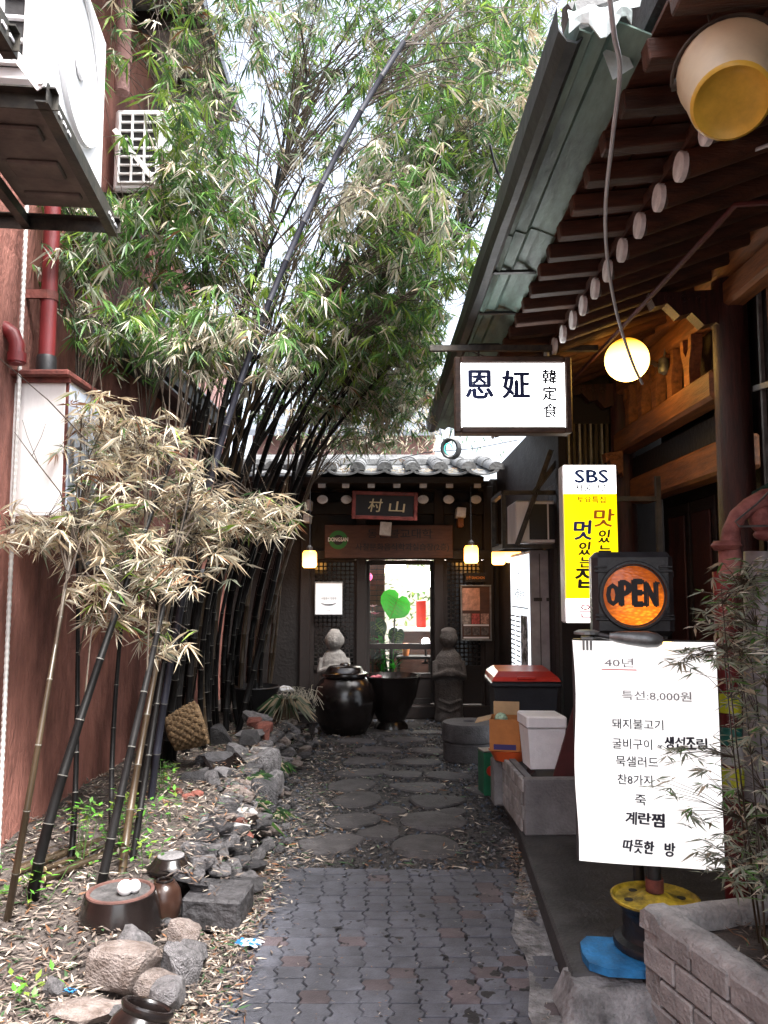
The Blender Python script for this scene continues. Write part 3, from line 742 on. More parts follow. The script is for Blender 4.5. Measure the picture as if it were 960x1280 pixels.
part('frame', m_, M['steel'], ps, local=True)
m_ = MB(); m_.box((0, .004, 0), (.36, .008, .68)); part('sheet', m_, M['plaque'], ps, local=True)
m_ = MB(); m_.box((-.06, -.002, .17), (.22, .004, .28)); part('photo', m_, mat('peach_print', (.52, .27, .19), .6, .4, 14, 0), ps, local=True)
for k, c_ in enumerate(((.30, .25, .22), (.42, .08, .07), (.36, .2, .16))):
    m_ = MB(); m_.box((-.12 + .115 * k, -.002, -.075), (.10, .004, .13)); part('photo', m_, mat('photo_print', c_, .6, .6, 30, 0), ps, local=True)
m_ = MB(); m_.box((0, -.002, -.155), (.32, .004, .02)); m_.box((0, -.002, -.31), (.32, .004, .02)); part('caption_strip', m_, M['paperp'], ps, local=True)
m_ = MB()
for k in range(3): m_.box((-.11 + .11 * k, -.002, -.23), (.09, .004, .10))
part('photo', m_, mat('dark_print', (.10, .085, .08), .6, .7, 30, 0), ps, local=True)
p = P(594, 722, GY - .09); ps = thing('small_name_sign', 'small dark sign with gold letters on the right door above the picture menu', 'sign', p)
m_ = MB(); m_.box((0, 0, 0), (.27, .02, .12), b=.004); part('board', m_, M['wood_black'], ps, local=True)
text(ps, '산촌 SANCHON', (0, -.012, .0), .042, M['orange_ink'], width=.23, local=True)

# lanterns along the gate
warm = emit_grad('warm_lantern', (1, .47, .10), 3.6, (1, .32, .03), 1.1, -.10, .10)
def lantern(px, py, Y, r, h, label, z_top):
    p = P(px, py, Y)
    t = thing('hanging_lantern', label, 'lantern', p, 0, 'lit paper lanterns by the gate')
    m = MB(); m.lathe((0, 0, -h / 2), [(r * .8, 0), (r, h * .12), (r, h * .85), (r * .8, h)], 18); part('shade', m, warm, t, 40, local=True)
    m = MB(); m.lathe((0, 0, h / 2), [(r * .5, 0), (r * .45, .04), (.012, .07)], 12); part('cap', m, M['wood_black'], t, local=True)
    m = MB(); m.tube([(0, 0, h / 2 + .06), (0, 0, z_top - p.z)], .006, 6); part('hook_wire', m, M['black'], t, local=True)
    return t
lantern(387, 699, 9.5, .085, .20, 'lit lantern at the left corner of the gate by the bamboo', 2.83)
lantern(589, 693, 9.55, .085, .21, 'lit lantern hanging free right of the doorway', 2.83)
lantern(623, 697, 8.45, .07, .15, 'lit lantern under the air conditioner frame, left one of a close pair', 2.02)
lantern(641, 694, 8.35, .085, .15, 'lit lantern touching the top of the newspaper panel, right one of a close pair', 2.02)

# ------------------------------------------------------------------ inside the doorway
rm_ = MB()
rm_.box((.3, GY + 1.9, .0), (4.0, 3.6, .1)); rm_.box((.3, GY + 3.6, 1.5), (4.0, .1, 3.1)); rm_.box((-1.6, GY + 1.9, 1.5), (.1, 3.4, 3.0)); rm_.box((2.2, GY + 1.9, 1.5), (.1, 3.4, 3.0)); rm_.box((.3, GY + 1.9, 2.62), (4.0, 3.4, .06))
part('inner_room', rm_, M['plaster'], gate)
bp = thing('brick_pier', 'brick pier inside the doorway on its left side', 'pillar', (-.10, GY + .95, 0.05))
m_ = MB(); m_.box((0, 0, 1.2), (.22, .22, 2.4)); part('core', m_, M['joint'], bp, local=True)
BM = mesh('brick', MB().box((0, 0, 0), (.108, .05, .062), b=.004), M['redbrick'])
for j in range(33):
    for i in range(2):
        o = link('brick', BM, bp, (-.057 + .114 * i + (.0), -.10, .04 + .072 * j))
lt = emit_grad('white_red_lantern', (1, .85, .75), 9, (1, .25, .18), 2.2, -.05, .16)
p = P(495, 713, GY + 1.0); t = thing('round_lantern', 'glowing red and white paper lantern inside the doorway', 'lantern', p)
m_ = MB(); m_.lathe((0, 0, -.11), [(.09, 0), (.145, .04), (.155, .11), (.145, .18), (.09, .22)], 20); part('shade', m_, lt, t, 50, local=True)
m_ = MB(); m_.lathe((0, 0, .11), [(.09, 0), (.09, .02)], 16); m_.tube([(0, 0, .12), (0, 0, 2.55 - p.z)], .006, 6); part('cap', m_, M['redplastic'], t, local=True)
p = P(522, 724, GY + 1.8); t = thing('round_lantern', 'large blown out white paper lantern deeper inside the doorway', 'lantern', p)
m_ = MB(); m_.sphere((0, 0, 0), (.23, .23, .19), 20, 12); part('shade', m_, emit('white_lantern', (1, .96, .9), 22), t, 50, local=True)
m_ = MB(); m_.tube([(0, 0, .18), (0, 0, 2.55 - p.z)], .006, 6); part('hook_wire', m_, M['black'], t, local=True)
p = P(461, 721, GY + .6); t = thing('lotus_lantern', 'small pink lotus lantern inside the door glass', 'lantern', p)
m_ = MB(); m_.sphere((0, 0, 0), (.05, .05, .055), 12, 8); part('shade', m_, emit('pink_glow', (.8, .08, .22), .8), t, 50, local=True)
m_ = MB(); m_.tube([(0, 0, .05), (0, 0, 2.5 - p.z)], .004, 5); part('hook_wire', m_, M['black'], t, local=True)
# potted elephant ear and companions
pp = thing('potted_plant', 'potted plant with one huge bright green leaf behind the door glass', 'plant', (.08, GY + .62, .05))
m_ = MB(); m_.lathe((0, 0, 0), [(.14, 0), (.19, .30), (.20, .34), (.17, .34), (.16, .30)], 18); part('pot', m_, M['onggi_br'], pp, 40, local=True)
def big_leaf(c, w_, h_, tilt, m, par, nme='leaf'):
    """heart shaped leaf, notch up, tip down, cupped, with a raised pale midrib and veins"""
    half = [(0, .30), (.06, .44), (.20, .50), (.36, .44), (.47, .26), (.49, .05), (.42, -.14), (.28, -.32), (.12, -.46), (0, -.56)]
    out = half + [(-x, y) for x, y in half[-2:0:-1]]
    rot = RZ(.25) @ RY(tilt) @ RX(rad(-24)); c = V(c)
    f = lambda x, y: c + rot @ V((x * w_, .10 * abs(x) ** 1.5 - .07 * y * y + .012 * math.sin(9 * y + 6 * x), y * h_))
    mb = MB(); vs = []; n = len(out)
    for k in (1, .66, .33): vs += [f(x * k, .06 + (y - .06) * k) for x, y in out]
    vs.append(f(0, .06)); fs = []
    for q in range(2):
        for j in range(n): fs.append((q * n + j, q * n + (j + 1) % n, (q + 1) * n + (j + 1) % n, (q + 1) * n + j))
    fs += [(2 * n + j, 2 * n + (j + 1) % n, 3 * n) for j in range(n)]
    mb.add(vs, fs); o = part(nme, mb, m, par, 60, local=True)
    rb_ = MB(); rb_.tube([f(0, .28 - .08 * k) - rot @ V((0, .004, 0)) for k in range(11)], .005, 5)
    for k in range(5):
        for sx in (-1, 1): rb_.tube([f(0, .24 - .13 * k) - rot @ V((0, .004, 0)), f(sx * .17, .26 - .13 * k) - rot @ V((0, .004, 0)), f(sx * (.36 - .05 * k), .25 - .12 * k) - rot @ V((0, .004, 0))], .0028, 4)
    part('leaf_rib', rb_, M['leaf_y'], o, local=False) if False else part('leaf_rib', rb_, M['leaf_y'], par, local=True)
    return o
lp = P(494, 757, GY + .5) - V((.08, GY + .62, .05))
big_leaf(lp, .46, .40, .55, M['plant_g'], pp)
big_leaf(lp + V((-.22, .1, -.30)), .26, .26, -.5, M['plant_d'], pp)
big_leaf(lp + V((.02, .12, -.42)), .24, .26, .3, M['plant_d'], pp)
m_ = MB(); m_.tube([(0, 0, .3), (lp.x * .5, lp.y * .5, .8), lp + V((0, .02, -.1))], [.016, .014, .01], 7); part('stalk', m_, M['stalk'], pp, 40, local=True)
for k in range(20):
    a = R.uniform(0, 6.28); q = V((.16 * math.cos(a) - .1, .12 * math.sin(a), R.uniform(.55, 1.15)))
    m_ = MB(); m_.tube([(0, 0, .3), q * .6, q], [.012, .01, .006], 6)
    for j in range(6):
        dd_ = V((R.uniform(-1, 1), R.uniform(-1, 1), R.uniform(-.2, .8))).normalized()
        m_.leaf(q - V((0, 0, R.uniform(0, .3))), dd_, dd_.cross(V((0, 0, 1))).normalized(), R.uniform(.14, .26), .06)
    part('leafy_stem', m_, M['plant_d'] if k % 3 else M['plant_g'], pp, local=True, recalc=False)
lo_ = thing('flower_pot', 'pot of pink and white lotus flowers behind the glass left of the huge leaf', 'plant', (-.15, GY + .40, .05))
m_ = MB(); m_.lathe((0, 0, 0), [(.08, 0), (.11, .25), (.10, .25), (.09, .22)], 14); part('pot', m_, M['clay_rim'], lo_, 40, local=True)
for k, (dx, z, c_) in enumerate(((.0, 1.30, (.75, .40, .45)), (.03, 1.20, (.70, .20, .30)), (-.03, 1.22, (.6, .65, .6)))):
    m_ = MB(); m_.tube([(0, 0, .22), (dx, 0, z)], .006, 5); part('stalk', m_, M['stalk'], lo_, local=True)
    m_ = MB()
    for j in range(8):
        a = j * PI / 4; dd_ = V((math.cos(a), math.sin(a), .5)).normalized(); m_.leaf(V((dx, 0, z)), dd_, V((-math.sin(a), math.cos(a), 0)), .09, .04)
    part('flower', m_, mat('petal', c_, .6, .1, 5, 0), lo_, local=True, recalc=False)
tb = thing('counter_table', 'white topped counter deep inside the doorway', 'counter', (.55, GY + 1.6, .05))
m_ = MB(); m_.box((0, 0, .95), (.95, .45, .05), b=.01); part('top', m_, M['white_enamel'], tb, local=True)
m_ = MB(); m_.box((0, .05, .46), (.85, .35, .92)); part('front', m_, M['plaque'], tb, local=True)
m_ = MB(); m_.box((.545, GY + 1.6, 1.22), (.14, .12, .40), b=.01); single('red_cabinet', m_, M['redplastic'], 'small red box cabinet standing on the white counter inside', 'cabinet', (.545, GY + 1.6, 1.03))
vs_ = thing('trailing_plant', 'bushy plant with pale mottled leaves against the lit back wall inside', 'plant', (.55, GY + 2.7, .05))
m_ = MB(); m_.lathe((0, 0, 0), [(.15, 0), (.2, .35), (.18, .35)], 14); part('pot', m_, M['onggi_br'], vs_, 40, local=True)
m_ = MB(); m_.tube([(0, 0, .3), (0, 0, 2.2)], .015, 6)
for k in range(420):
    q = V((R.gauss(-.1, .33), R.gauss(0, .14), R.uniform(.9, 2.4))); dd_ = V((R.uniform(-1, 1), R.uniform(-1, 1), R.uniform(-1, .4))).normalized()
    m_.leaf(q, dd_, dd_.cross(V((.1, .3, 1))).normalized(), R.uniform(.06, .14), .05, R.choice((0, 1, 2)))
part('foliage', m_, [M['leaf_g'], M['leaf_y'], M['leaf_w']], vs_, local=True, recalc=False, stuff=True)
pe_ = thing('table_lamp', 'small glaring white lamp low inside the doorway at the right', 'lamp', P(532, 802, GY + .9) - V((0, 0, .25)))
m_ = MB(); m_.lathe((0, 0, -.05), [(.06, 0), (.015, .03), (.015, .2)], 12); part('stand', m_, M['black'], pe_, local=True)
m_ = MB(); m_.sphere((0, 0, .25), .055, 12, 8); part('bulb', m_, emit('lamp_white', (1, .95, 1), 14), pe_, 50, local=True)
ot = thing('low_table', 'low table carrying the small lamp and pots behind the door glass', 'table', (.42, GY + .95, .05))
m_ = MB(); m_.box((0, 0, .60), (.5, .3, .04), b=.006); part('top', m_, M['wood_dark'], ot, local=True)
for sx in (-1, 1):
    for sy in (-1, 1):
        m_ = MB(); m_.box((sx * .22, sy * .12, .29), (.04, .04, .58)); part('leg', m_, M['wood_dark'], ot, local=True)
m_ = MB(); m_.lathe((.30, GY + .9, .672), [(.04, 0), (.055, .10), (.05, .16), (.03, .17)], 14); single('orange_vase', m_, mat('orange_glaze', (.7, .22, .05), .4, .2, 6, .05, 20), 'little orange vase on the low table inside', 'vase', (.30, GY + .9, .67), 40)

# ------------------------------------------------------------------ statues, jars in front of the gate
def statue(name, label, loc, H, m, slim, cap_):
    mb = MB(); s = H
    if slim:
        mb.lathe((0, 0, 0), [(.15 * s, 0), (.152 * s, .04 * s), (.142 * s, .1 * s), (.145 * s, .3 * s), (.145 * s, .45 * s), (.15 * s, .58 * s), (.125 * s, .66 * s), (.07 * s, .72 * s), (.06 * s, .74 * s)], 16, sy=.75)
        hz = .84 * s; hr = .085 * s
    else:
        mb.lathe((0, 0, 0), [(.20 * s, 0), (.21 * s, .06 * s), (.185 * s, .25 * s), (.17 * s, .45 * s), (.16 * s, .58 * s), (.12 * s, .67 * s), (.07 * s, .71 * s)], 16, sy=.75)
        hz = .82 * s; hr = .105 * s
    mb.sphere((0, -.01 * s, hz), (hr * 1.05, hr * 1.0, hr * 1.18), 16, 12)
    mb.sphere((0, -hr * 1.0, hz - hr * .1), (hr * .16, hr * .2, hr * .28), 8, 6)          # nose
    mb.sphere((0, -hr * .86, hz - hr * .60), (hr * .34, hr * .14, hr * .08), 8, 6)        # lips
    for sx in (-1, 1):
        mb.sphere((sx * hr * .40, -hr * .84, hz + hr * .18), (hr * .2, hr * .12, hr * .09), 8, 6)   # eyes
        mb.sphere((sx * hr * .38, -hr * .86, hz + hr * .40), (hr * .30, hr * .12, hr * .06), 8, 6)  # brows
        mb.sphere((sx * hr * 1.0, .0, hz - hr * .05), (hr * .14, hr * .25, hr * .45), 8, 6)         # ears
        sh = V((sx * (.115 if slim else .13) * s, 0, .60 * s)); el = V((sx * (.14 if slim else .165) * s, -.05 * s, .45 * s)); hd = V((sx * .03 * s, -.14 * s, .50 * s))
        mb.tube([sh, el, hd], [.055 * s, .048 * s, .036 * s], 10)
        mb.sphere(hd, (.045 * s, .04 * s, .04 * s), 8, 6)
        for q in range(4): mb.tube([hd + V((sx * .012 * s, -.03 * s, (.02 - .015 * q) * s)), hd + V((-sx * .035 * s, -.045 * s, (.018 - .015 * q) * s))], .009 * s, 5)
    if cap_: mb.lathe((0, 0, hz + hr * .85), [(hr * 1.0, -.2 * hr), (hr * .92, hr * .12), (hr * .6, hr * .36), (hr * .2, hr * .46)], 14)
    else: mb.sphere((0, .01 * s, hz + hr * 1.05), (hr * .62, hr * .62, hr * .22), 12, 8)
    # robe folds
    for q in range(2):
        z = (.12 + .075 * q) * s; mb.tube([(-.12 * s, -.085 * s, z + .03 * s), (0, -.125 * s - .01 * s * (not slim), z - .01 * s), (.12 * s, -.085 * s, z + .03 * s)], .006 * s, 5)
    o = single(name, mb, m, label, 'statue', loc, 50, local=True)
    md = o.modifiers.new('merge', 'REMESH'); md.mode = 'VOXEL'; md.voxel_size = .011 * s / 1.0; md.use_smooth_shade = True
    return o
b_ = G(418, 896, .0); statue('stone_statue', 'pale granite seated figure with round head behind the large jar', (P(418, 840, 9.85).x, 9.85, .12), 1.03, M['granite_lt'], False, False)
m_ = MB(); m_.box((P(418, 840, 9.85).x, 9.87, .055), (.62, .5, .13), b=.02); single('plinth_stone', m_, M['stone_d'], 'dark block under the pale seated figure', 'stone', (P(418, 840, 9.85).x, 9.87, 0))
statue('stone_statue', 'dark slender standing stone figure right of the doorway', (P(561, 840, 9.8).x, 9.8, .0), 1.18, M['granite_dk'], True, True)
# big onggi jar
p = G(431, 905, -.01); jl = V((P(431, 860, 9.1).x, 9.1, -.02))
jar = thing('onggi_jar', 'huge glossy dark brown lidded jar by the gate left of the doorway', 'jar', jl)
m_ = MB(); m_.lathe((0, 0, 0), [(.20, 0), (.24, .02), (.31, .14), (.355, .30), (.362, .40), (.34, .50), (.28, .585), (.235, .62), (.235, .635)], 36); part('body', m_, M['onggi'], jar, 60, local=True)
m_ = MB(); m_.lathe((0, 0, .63), [(.262, 0), (.268, .015), (.262, .04), (.22, .055), (.19, .10), (.17, .115), (.06, .125), (.05, .145), (.03, .15)], 36); part('lid', m_, M['onggi'], jar, 50, local=True)
bw = thing('stone_bowl', 'wide dark basin on a narrow foot beside the huge jar', 'basin', (P(489, 870, 9.35).x, 9.35, -.02))
m_ = MB(); m_.lathe((0, 0, 0), [(.20, 0), (.19, .05), (.15, .10), (.20, .18), (.29, .38), (.335, .58), (.35, .61), (.33, .62), (.30, .56), (.2, .42)], 32); part('basin', m_, M['onggi'], bw, 50, local=True)
m_ = MB(); m_.lathe((0, 0, .55), [(.30, 0), (.05, .002)], 24); part('water', m_, M['darkglass'], bw, local=True)
m_ = MB()
for k in range(7): m_.sphere((-.18 + .05 * R.uniform(-1, 1), .05 * R.uniform(-2, 1), .60), (.03, .03, .018), 8, 5)
o = part('floating_flower', m_, mat('pink_petals', (.5, .12, .16), .6, .2, 9, 0), bw, local=True)
# two stacked mill discs
p = G(585, 936, -.01); ml = thing('mill_stone', 'two stacked round grey mill discs standing at the right of the path', 'millstone', (P(586, 910, 7.75).x, 7.75, -.02))
m_ = MB(); m_.lathe((0, 0, 0), [(.235, 0), (.245, .01), (.245, .165), (.235, .175)], 28, jit=.006); part('lower_disc', m_, M['millstone'], ml, 40, local=True)
m_ = MB(); m_.lathe((0, 0, .182), [(.245, 0), (.255, .012), (.258, .15), (.245, .168), (.06, .174), (.05, .15), (.02, .15)], 28, jit=.006); part('upper_disc', m_, M['millstone'], ml, 40, local=True)

# ================================================================== RIGHT BUILDING
rb = thing('hanok_restaurant', 'dark timber restaurant with deep rafter eave along the right of the alley', 'building', (2.0, 5, .12))
FX = 1.90
def pol(px, py, X): return PX(px, py, X)
# walls
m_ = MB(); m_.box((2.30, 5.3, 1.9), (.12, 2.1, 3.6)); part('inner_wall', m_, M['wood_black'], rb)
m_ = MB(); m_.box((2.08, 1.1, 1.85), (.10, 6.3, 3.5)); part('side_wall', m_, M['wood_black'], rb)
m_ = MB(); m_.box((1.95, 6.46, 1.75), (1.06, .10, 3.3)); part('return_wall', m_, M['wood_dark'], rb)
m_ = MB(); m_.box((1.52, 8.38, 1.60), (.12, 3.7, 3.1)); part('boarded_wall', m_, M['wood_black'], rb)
for k in range(4):
    m_ = MB(); m_.box((1.449, 6.52 + .16 * k, 1.30), (.024, .152, 2.36), b=.004); part('board', m_, M['wood_dark'], rb)
# doors in the recess
for k in range(4):
    y = 4.55 + .46 * k
    m_ = MB(); m_.box((2.22, y, 1.17), (.05, .43, 2.10), b=.006); d_ = part('door', m_, M['wood_dark'], rb)
    for z, h_ in ((.62, .66), (1.62, 1.02)):
        q = MB(); q.box((2.188, y, z), (.016, .31, h_), b=.006); part('door_panel', q, M['wood_col'], d_)
# columns
for y in (6.32, 4.30, 1.7, -.6):
    m_ = MB(); zz = [(.085, .12), (.10, .5), (.098, 2.0), (.09, 3.3)]
    m_.lathe((FX + .02, y, 0), zz, 18); part('column', m_, M['wood_col'], rb, 40)
    m_ = MB(); m_.lathe((FX + .02, y, 0.0), [(.17, .10), (.16, .19), (.11, .22)], 14); part('base_stone', m_, M['stone_g'], rb, 40)
# beams, purlin
yb0, yb1 = 4.36, 6.26
def ybeam(x, z, dx, dz, m, nm_='beam', y0=yb0, y1=yb1, b=.02):
    mb = MB(); mb.box((x, (y0 + y1) / 2, z), (dx, y1 - y0, dz), b=b); return part(nm_, mb, m, rb)
ybeam(FX, 2.74, .15, .17, M['wood_beam'])
ybeam(FX + .12, 2.36, .16, .20, M['wood_beam'])
ybeam(FX + .08, 2.54, .02, .16, M['wood_black'], 'panel', b=0)
ybeam(FX + .09, 2.98, .02, .36, M['wood_dark'], 'panel', b=0)
ybeam(FX + .02, 3.21, .12, .15, M['wood_beam'], 'beam', 1.2, 6.5)
m_ = MB(); m_.lathe((FX + .02, 1.2, 3.385), [(.095, 0), (.095, 7.6)], 14, RX(-PI / 2)); part('purlin', m_, M['wood_beam'], rb, 40)
for k, y in enumerate((4.78, 5.08, 5.38, 5.68, 5.98)):
    # forked bracket blocks standing on the beam
    poly = [(-.045, 0), (.045, 0), (.04, .09), (.055, .15), (.085, .22), (.09, .30), (.045, .30), (.035, .22), (.0, .18), (-.035, .22), (-.045, .30), (-.09, .30), (-.085, .22), (-.055, .15), (-.04, .09)]
    m_ = MB(); m_.prism(poly, .07, (FX - .01, y, 2.83), (0, 1, 0), (0, 0, 1)); part('bracket_block', m_, M['wood_beam'], rb)
# carved corbels at the column heads and under the beam end
def corbel(y, x0, z0, L, H, m):
    pts = [(0, 0), (0, H)]
    for j in range(13):
        u = j / 12; pts.append((-L * u, H - .02 * u))
    for j in range(1, 13):
        u = 1 - j / 12; pts.append((-L * u, H * .55 * (1 - u) ** .8 * 0 + H * (.72 * u) + .022 * math.sin(u * 19)))
    mb = MB(); mb.prism(pts, .09, (x0, y, z0), (1, 0, 0), (0, 0, 1))
    for q in range(3):
        c_ = V((x0 - L * (.3 + .22 * q), y - .048, z0 + H * (.72 + .02 * q)))
        mb.tube([c_ + V(((.028 - .0018 * k) * math.cos(k * .55), -.002, (.028 - .0018 * k) * math.sin(k * .55))) for k in range(14)], .006, 5)
    part('carved_corbel', mb, m, rb, None)
corbel(4.30, FX - .04, 3.02, .40, .22, M['wood_col']); corbel(6.32, FX - .04, 3.02, .36, .22, M['wood_col'])
corbel(6.14, FX - .05, 2.46, .14, .20, M['wood_beam'])
# slatted window in the return wall
m_ = MB(); m_.box((1.68, 6.404, 2.62), (.40, .012, .62)); wn = part('window', m_, M['darkglass'], rb)
for k in range(9):
    q = MB(); q.box((1.50 + .045 * k, 6.385, 2.62), (.016, .02, .62)); part('bar', q, M['culm_b'] if k % 2 else M['steel'], wn)
# pale frames at the right edge of view
for (px0, x_) in ((945, 1.93), (958, 1.93)):
    a = pol(px0, 400, 1.97); b2 = pol(px0, 560, 1.97)
    m_ = MB(); m_.box((1.99, a.y, 2.6), (.02, .02, 2.2)); part('window_strip', m_, M['steel'] if px0 < 950 else M['wood_beam'], rb)
m_ = MB(); a = pol(942, 498, 1.95); m_.box((1.965, a.y - .25, a.z + .03), (.012, .55, .03), RX(.1)); part('window_rail', m_, M['steel'], rb)
# eave: round rafters with white ends, square flying rafters, boards
SLP = .36
def rz_(x): return 3.10 + (x - 1.06) * SLP
RY0 = 2.69 - .235 * 19
ang = math.atan(SLP)
e_ = MB(); e_.lathe((.012, 0, .004), [(.050, 0), (.050, .02), (.055, 1.35)], 12, RY(PI / 2 - ang)); RME = mesh('rafter', e_, M['wood_red'], 40)
e_ = MB(); e_.lathe((0, 0, 0), [(.050, -.010), (.053, -.007), (.053, .012)], 16, RY(PI / 2)); RCE = mesh('painted_end', e_, M['white_paint'], 40)
FME = mesh('flying_rafter', MB().box((.21, 0, 0), (.44, .066, .07), b=.005), M['wood_red'])
for k in range(43):
    y = RY0 + .236 * k + R.uniform(-.012, .012)
    if y > 7.8: break
    r_ = link('rafter', RME, rb, V((1.06, y, 3.10)) - WL[rb.name])
    link('painted_end', RCE, r_, (0, 0, 0))
    f_ = link('flying_rafter', FME, rb, V((.79, y, 3.185)) - WL[rb.name]); f_.rotation_euler = (0, -.10, 0)
for k in range(7):
    x0 = 1.10 + .165 * k
    m_ = MB(); m_.box((x0 + .08, 3.1, rz_(x0 + .08) + .078), (.160, 10.0, .014), RY(-ang)); part('soffit_board', m_, M['wood_red'], rb)
for k in range(2):
    x0 = .80 + .16 * k
    m_ = MB(); m_.box((x0 + .07, 3.1, 3.245 + .016 * k), (.150, 10.0, .012), RY(-.1)); part('soffit_board', m_, M['wood_red'], rb)
m_ = MB(); m_.box((1.085, 3.1, 3.185), (.03, 10.0, .05)); part('eave_batten', m_, M['wood_red'], rb)
# roof body above
m_ = MB(); m_.prism([(.60, 3.30), (1.06, 3.32), (2.9, 3.98), (2.9, 4.15), (1.2, 3.62), (.58, 3.40)], 5.7, (0, 5.40, 0), (1, 0, 0), (0, 0, 1)); part('roof_body', m_, M['concrete_dark'], rb)
m_ = MB(); m_.prism([(.80, 3.31), (1.06, 3.325), (2.9, 3.985), (2.9, 4.15), (1.2, 3.62), (.80, 3.46)], 4.3, (0, .25, 0), (1, 0, 0), (0, 0, 1)); part('roof_body', m_, M['concrete_dark'], rb)
for k in range(34):
    m_ = MB(); y = -1.7 + .30 * k; m_.tube([(.62 if y > 2.45 else .84, y, 3.47 if y > 2.45 else 3.54), (1.2, y, 3.66), (2.9, y, 4.2)], .07, 8); part('cover_tile_row', m_, M['tile'], rb, 40)
# sheet metal eave: folded soffit sheet and black gutter
sm = MB()
n_ = 40; prof = [(.50, 3.34), (.515, 3.25), (.555, 3.235), (.575, 3.262), (.63, 3.25), (.66, 3.278), (.70, 3.268), (.80, 3.235)]
ex = lambda x, y: x + .085 * (8.9 - y) / 6.4 * (.80 - x) / .37
def sheet(y0, y1, prof, th, dz=0):
    mb = MB(); n = len(prof); vs = []; fs = []; k = max(2, int((y1 - y0) / .25))
    for j in range(k + 1):
        y = y0 + (y1 - y0) * j / k
        for i, (x, z) in enumerate(prof): vs.append((ex(x, y) + .006 * nz(y, i, 1.3), y, z + dz + .008 * nz(y * 1.4, i * 3, 1)))
        for i, (x, z) in enumerate(prof): vs.append((ex(x, y) + .006 * nz(y, i, 1.3), y, z + dz + th + .008 * nz(y * 1.4, i * 3, 1)))
    q = 2 * n
    for j in range(k):
        for i in range(n - 1):
            a = j * q + i; fs.append((a, a + 1, a + q + 1, a + q)); a += n; fs.append((a, a + q, a + q + 1, a + 1))
        a = j * q; fs.append((a, a + q, a + q + n, a + n)); a = j * q + n - 1; fs.append((a, a + n, a + q + n, a + q))
    for i in range(n - 1):
        fs.append((i, n + i, n + i + 1, i + 1)); a = k * q + i; fs.append((a, a + 1, a + n + 1, a + n))
    return mb.add(vs, fs)
for y0, y1, dz in ((2.22, 3.62, 0), (3.58, 4.95, -.006), (4.91, 6.5, 0), (6.46, 8.2, -.006)):
    part('eave_sheet', sheet(y0, y1, prof, .006, dz), M['metal_green'], rb)
gprof = [(.435, 3.345), (.44, 3.27), (.465, 3.235), (.51, 3.232), (.535, 3.25)]
part('gutter', sheet(2.24, 8.25, gprof, .008, -.006), M['metal_dark'], rb)
for y in (4.0, 4.62, 5.25, 6.0):
    m_ = MB(); m_.box((.69, y, 3.235), (.24, .028, .014), RY(-.02)); part('sheet_seam', m_, M['metal_dark'], rb)
# torn pale sheet ends at the near corner
def torn(name, pts_top, drop, seed):
    mb = MB(); rr = random.Random(seed); n = 10; vs = []
    a, b = V(pts_top[0]), V(pts_top[1])
    for j in range(n + 1):
        u = j / n; p = a.lerp(b, u); p.y += .012 * math.sin(u * 14)
        d = drop * (.75 + .3 * math.sin(u * 9 + seed) + .1 * rr.random())
        for q, (w1_, yy) in enumerate(((0, 0), (.5, -.012), (1, -.004))):
            vs.append(p + V((.0, yy, -d * w1_)))
    k = len(vs); vs += [v + V((0, .005, 0)) for v in vs]
    fs = []
    for j in range(n):
        for q in range(2):
            i = j * 3 + q; fs.append((i, i + 3, i + 4, i + 1)); fs.append((k + i, k + i + 1, k + i + 4, k + i + 3))
        fs.append((j * 3 + 2, j * 3 + 5, k + j * 3 + 5, k + j * 3 + 2))
    part(name, mb.add(vs, fs), M['metal_bright'], rb)
torn('torn_sheet', (P(710, 12, 2.2), P(790, 2, 2.2)), .095, 3)
m_ = MB(); m_.hull([P(*q, 2.34 + d) for q in ((752, 62), (775, 45), (792, 84), (766, 100)) for d in (0, .02)]); part('torn_sheet', m_, M['metal_bright'], rb)
m_ = MB(); m_.hull([P(*q, 2.2 + d) for q in ((775, -8), (805, -14), (800, 8), (778, 12)) for d in (0, .01)]); part('torn_sheet', m_, M['metal_bright'], rb)
# red conduit under the rafters, black loops of cable
m_ = MB(); a = PX(945, 205, 1.36); b2 = PX(715, 447, 1.36)
m_.tube([(1.62, 2.75, 2.90), (1.45, 2.82, 3.02), (1.36, 2.95, 3.075), (1.36, 4.2, 3.08), (1.36, 5.7, 3.09)], .012, 8); part('conduit', m_, M['redboard'], rb, 40)
def cable(name, pts, r, m, label, par=None):
    out = []
    n = len(pts)
    for i in range(n - 1):
        p0, p1, p2, p3 = [V(pts[max(0, min(n - 1, i + d))]) for d in (-1, 0, 1, 2)]
        for k in range(6):
            t_ = k / 6; out.append(.5 * ((2 * p1) + (-p0 + p2) * t_ + (2 * p0 - 5 * p1 + 4 * p2 - p3) * t_ ** 2 + (-p0 + 3 * p1 - 3 * p2 + p3) * t_ ** 3))
    out.append(V(pts[-1])); mb = MB(); mb.tube(out, r, 7)
    return single(name, mb, m, label, 'cable', pts[0], 50)
cable('hanging_cable', [P(762, -6, 2.0), P(768, 45, 2.1), P(775, 90, 2.25), P(766, 170, 2.55), P(757, 260, 3.0), P(760, 330, 3.4), P(772, 395, 3.75), P(790, 452, 4.0), P(803, 480, 4.1)], .0075, M['cable_w'], 'pale grey cable dangling from the eave corner across the round lamp')
cable('black_cable', [P(612, 180, 3.3), P(622, 215, 3.55), P(640, 238, 3.5), P(670, 258, 3.5), P(712, 267, 3.55), P(800, 275, 3.7), P(845, 262, 3.8)], .006, M['black'], 'black cable looped under the green eave sheet toward the rafters')
cable('white_tube', [P(860, 208, 3.0), P(905, 200, 2.85), P(970, 178, 2.6)], .007, M['cable_w'], 'thin white tube clipped under the rafters at the right edge')

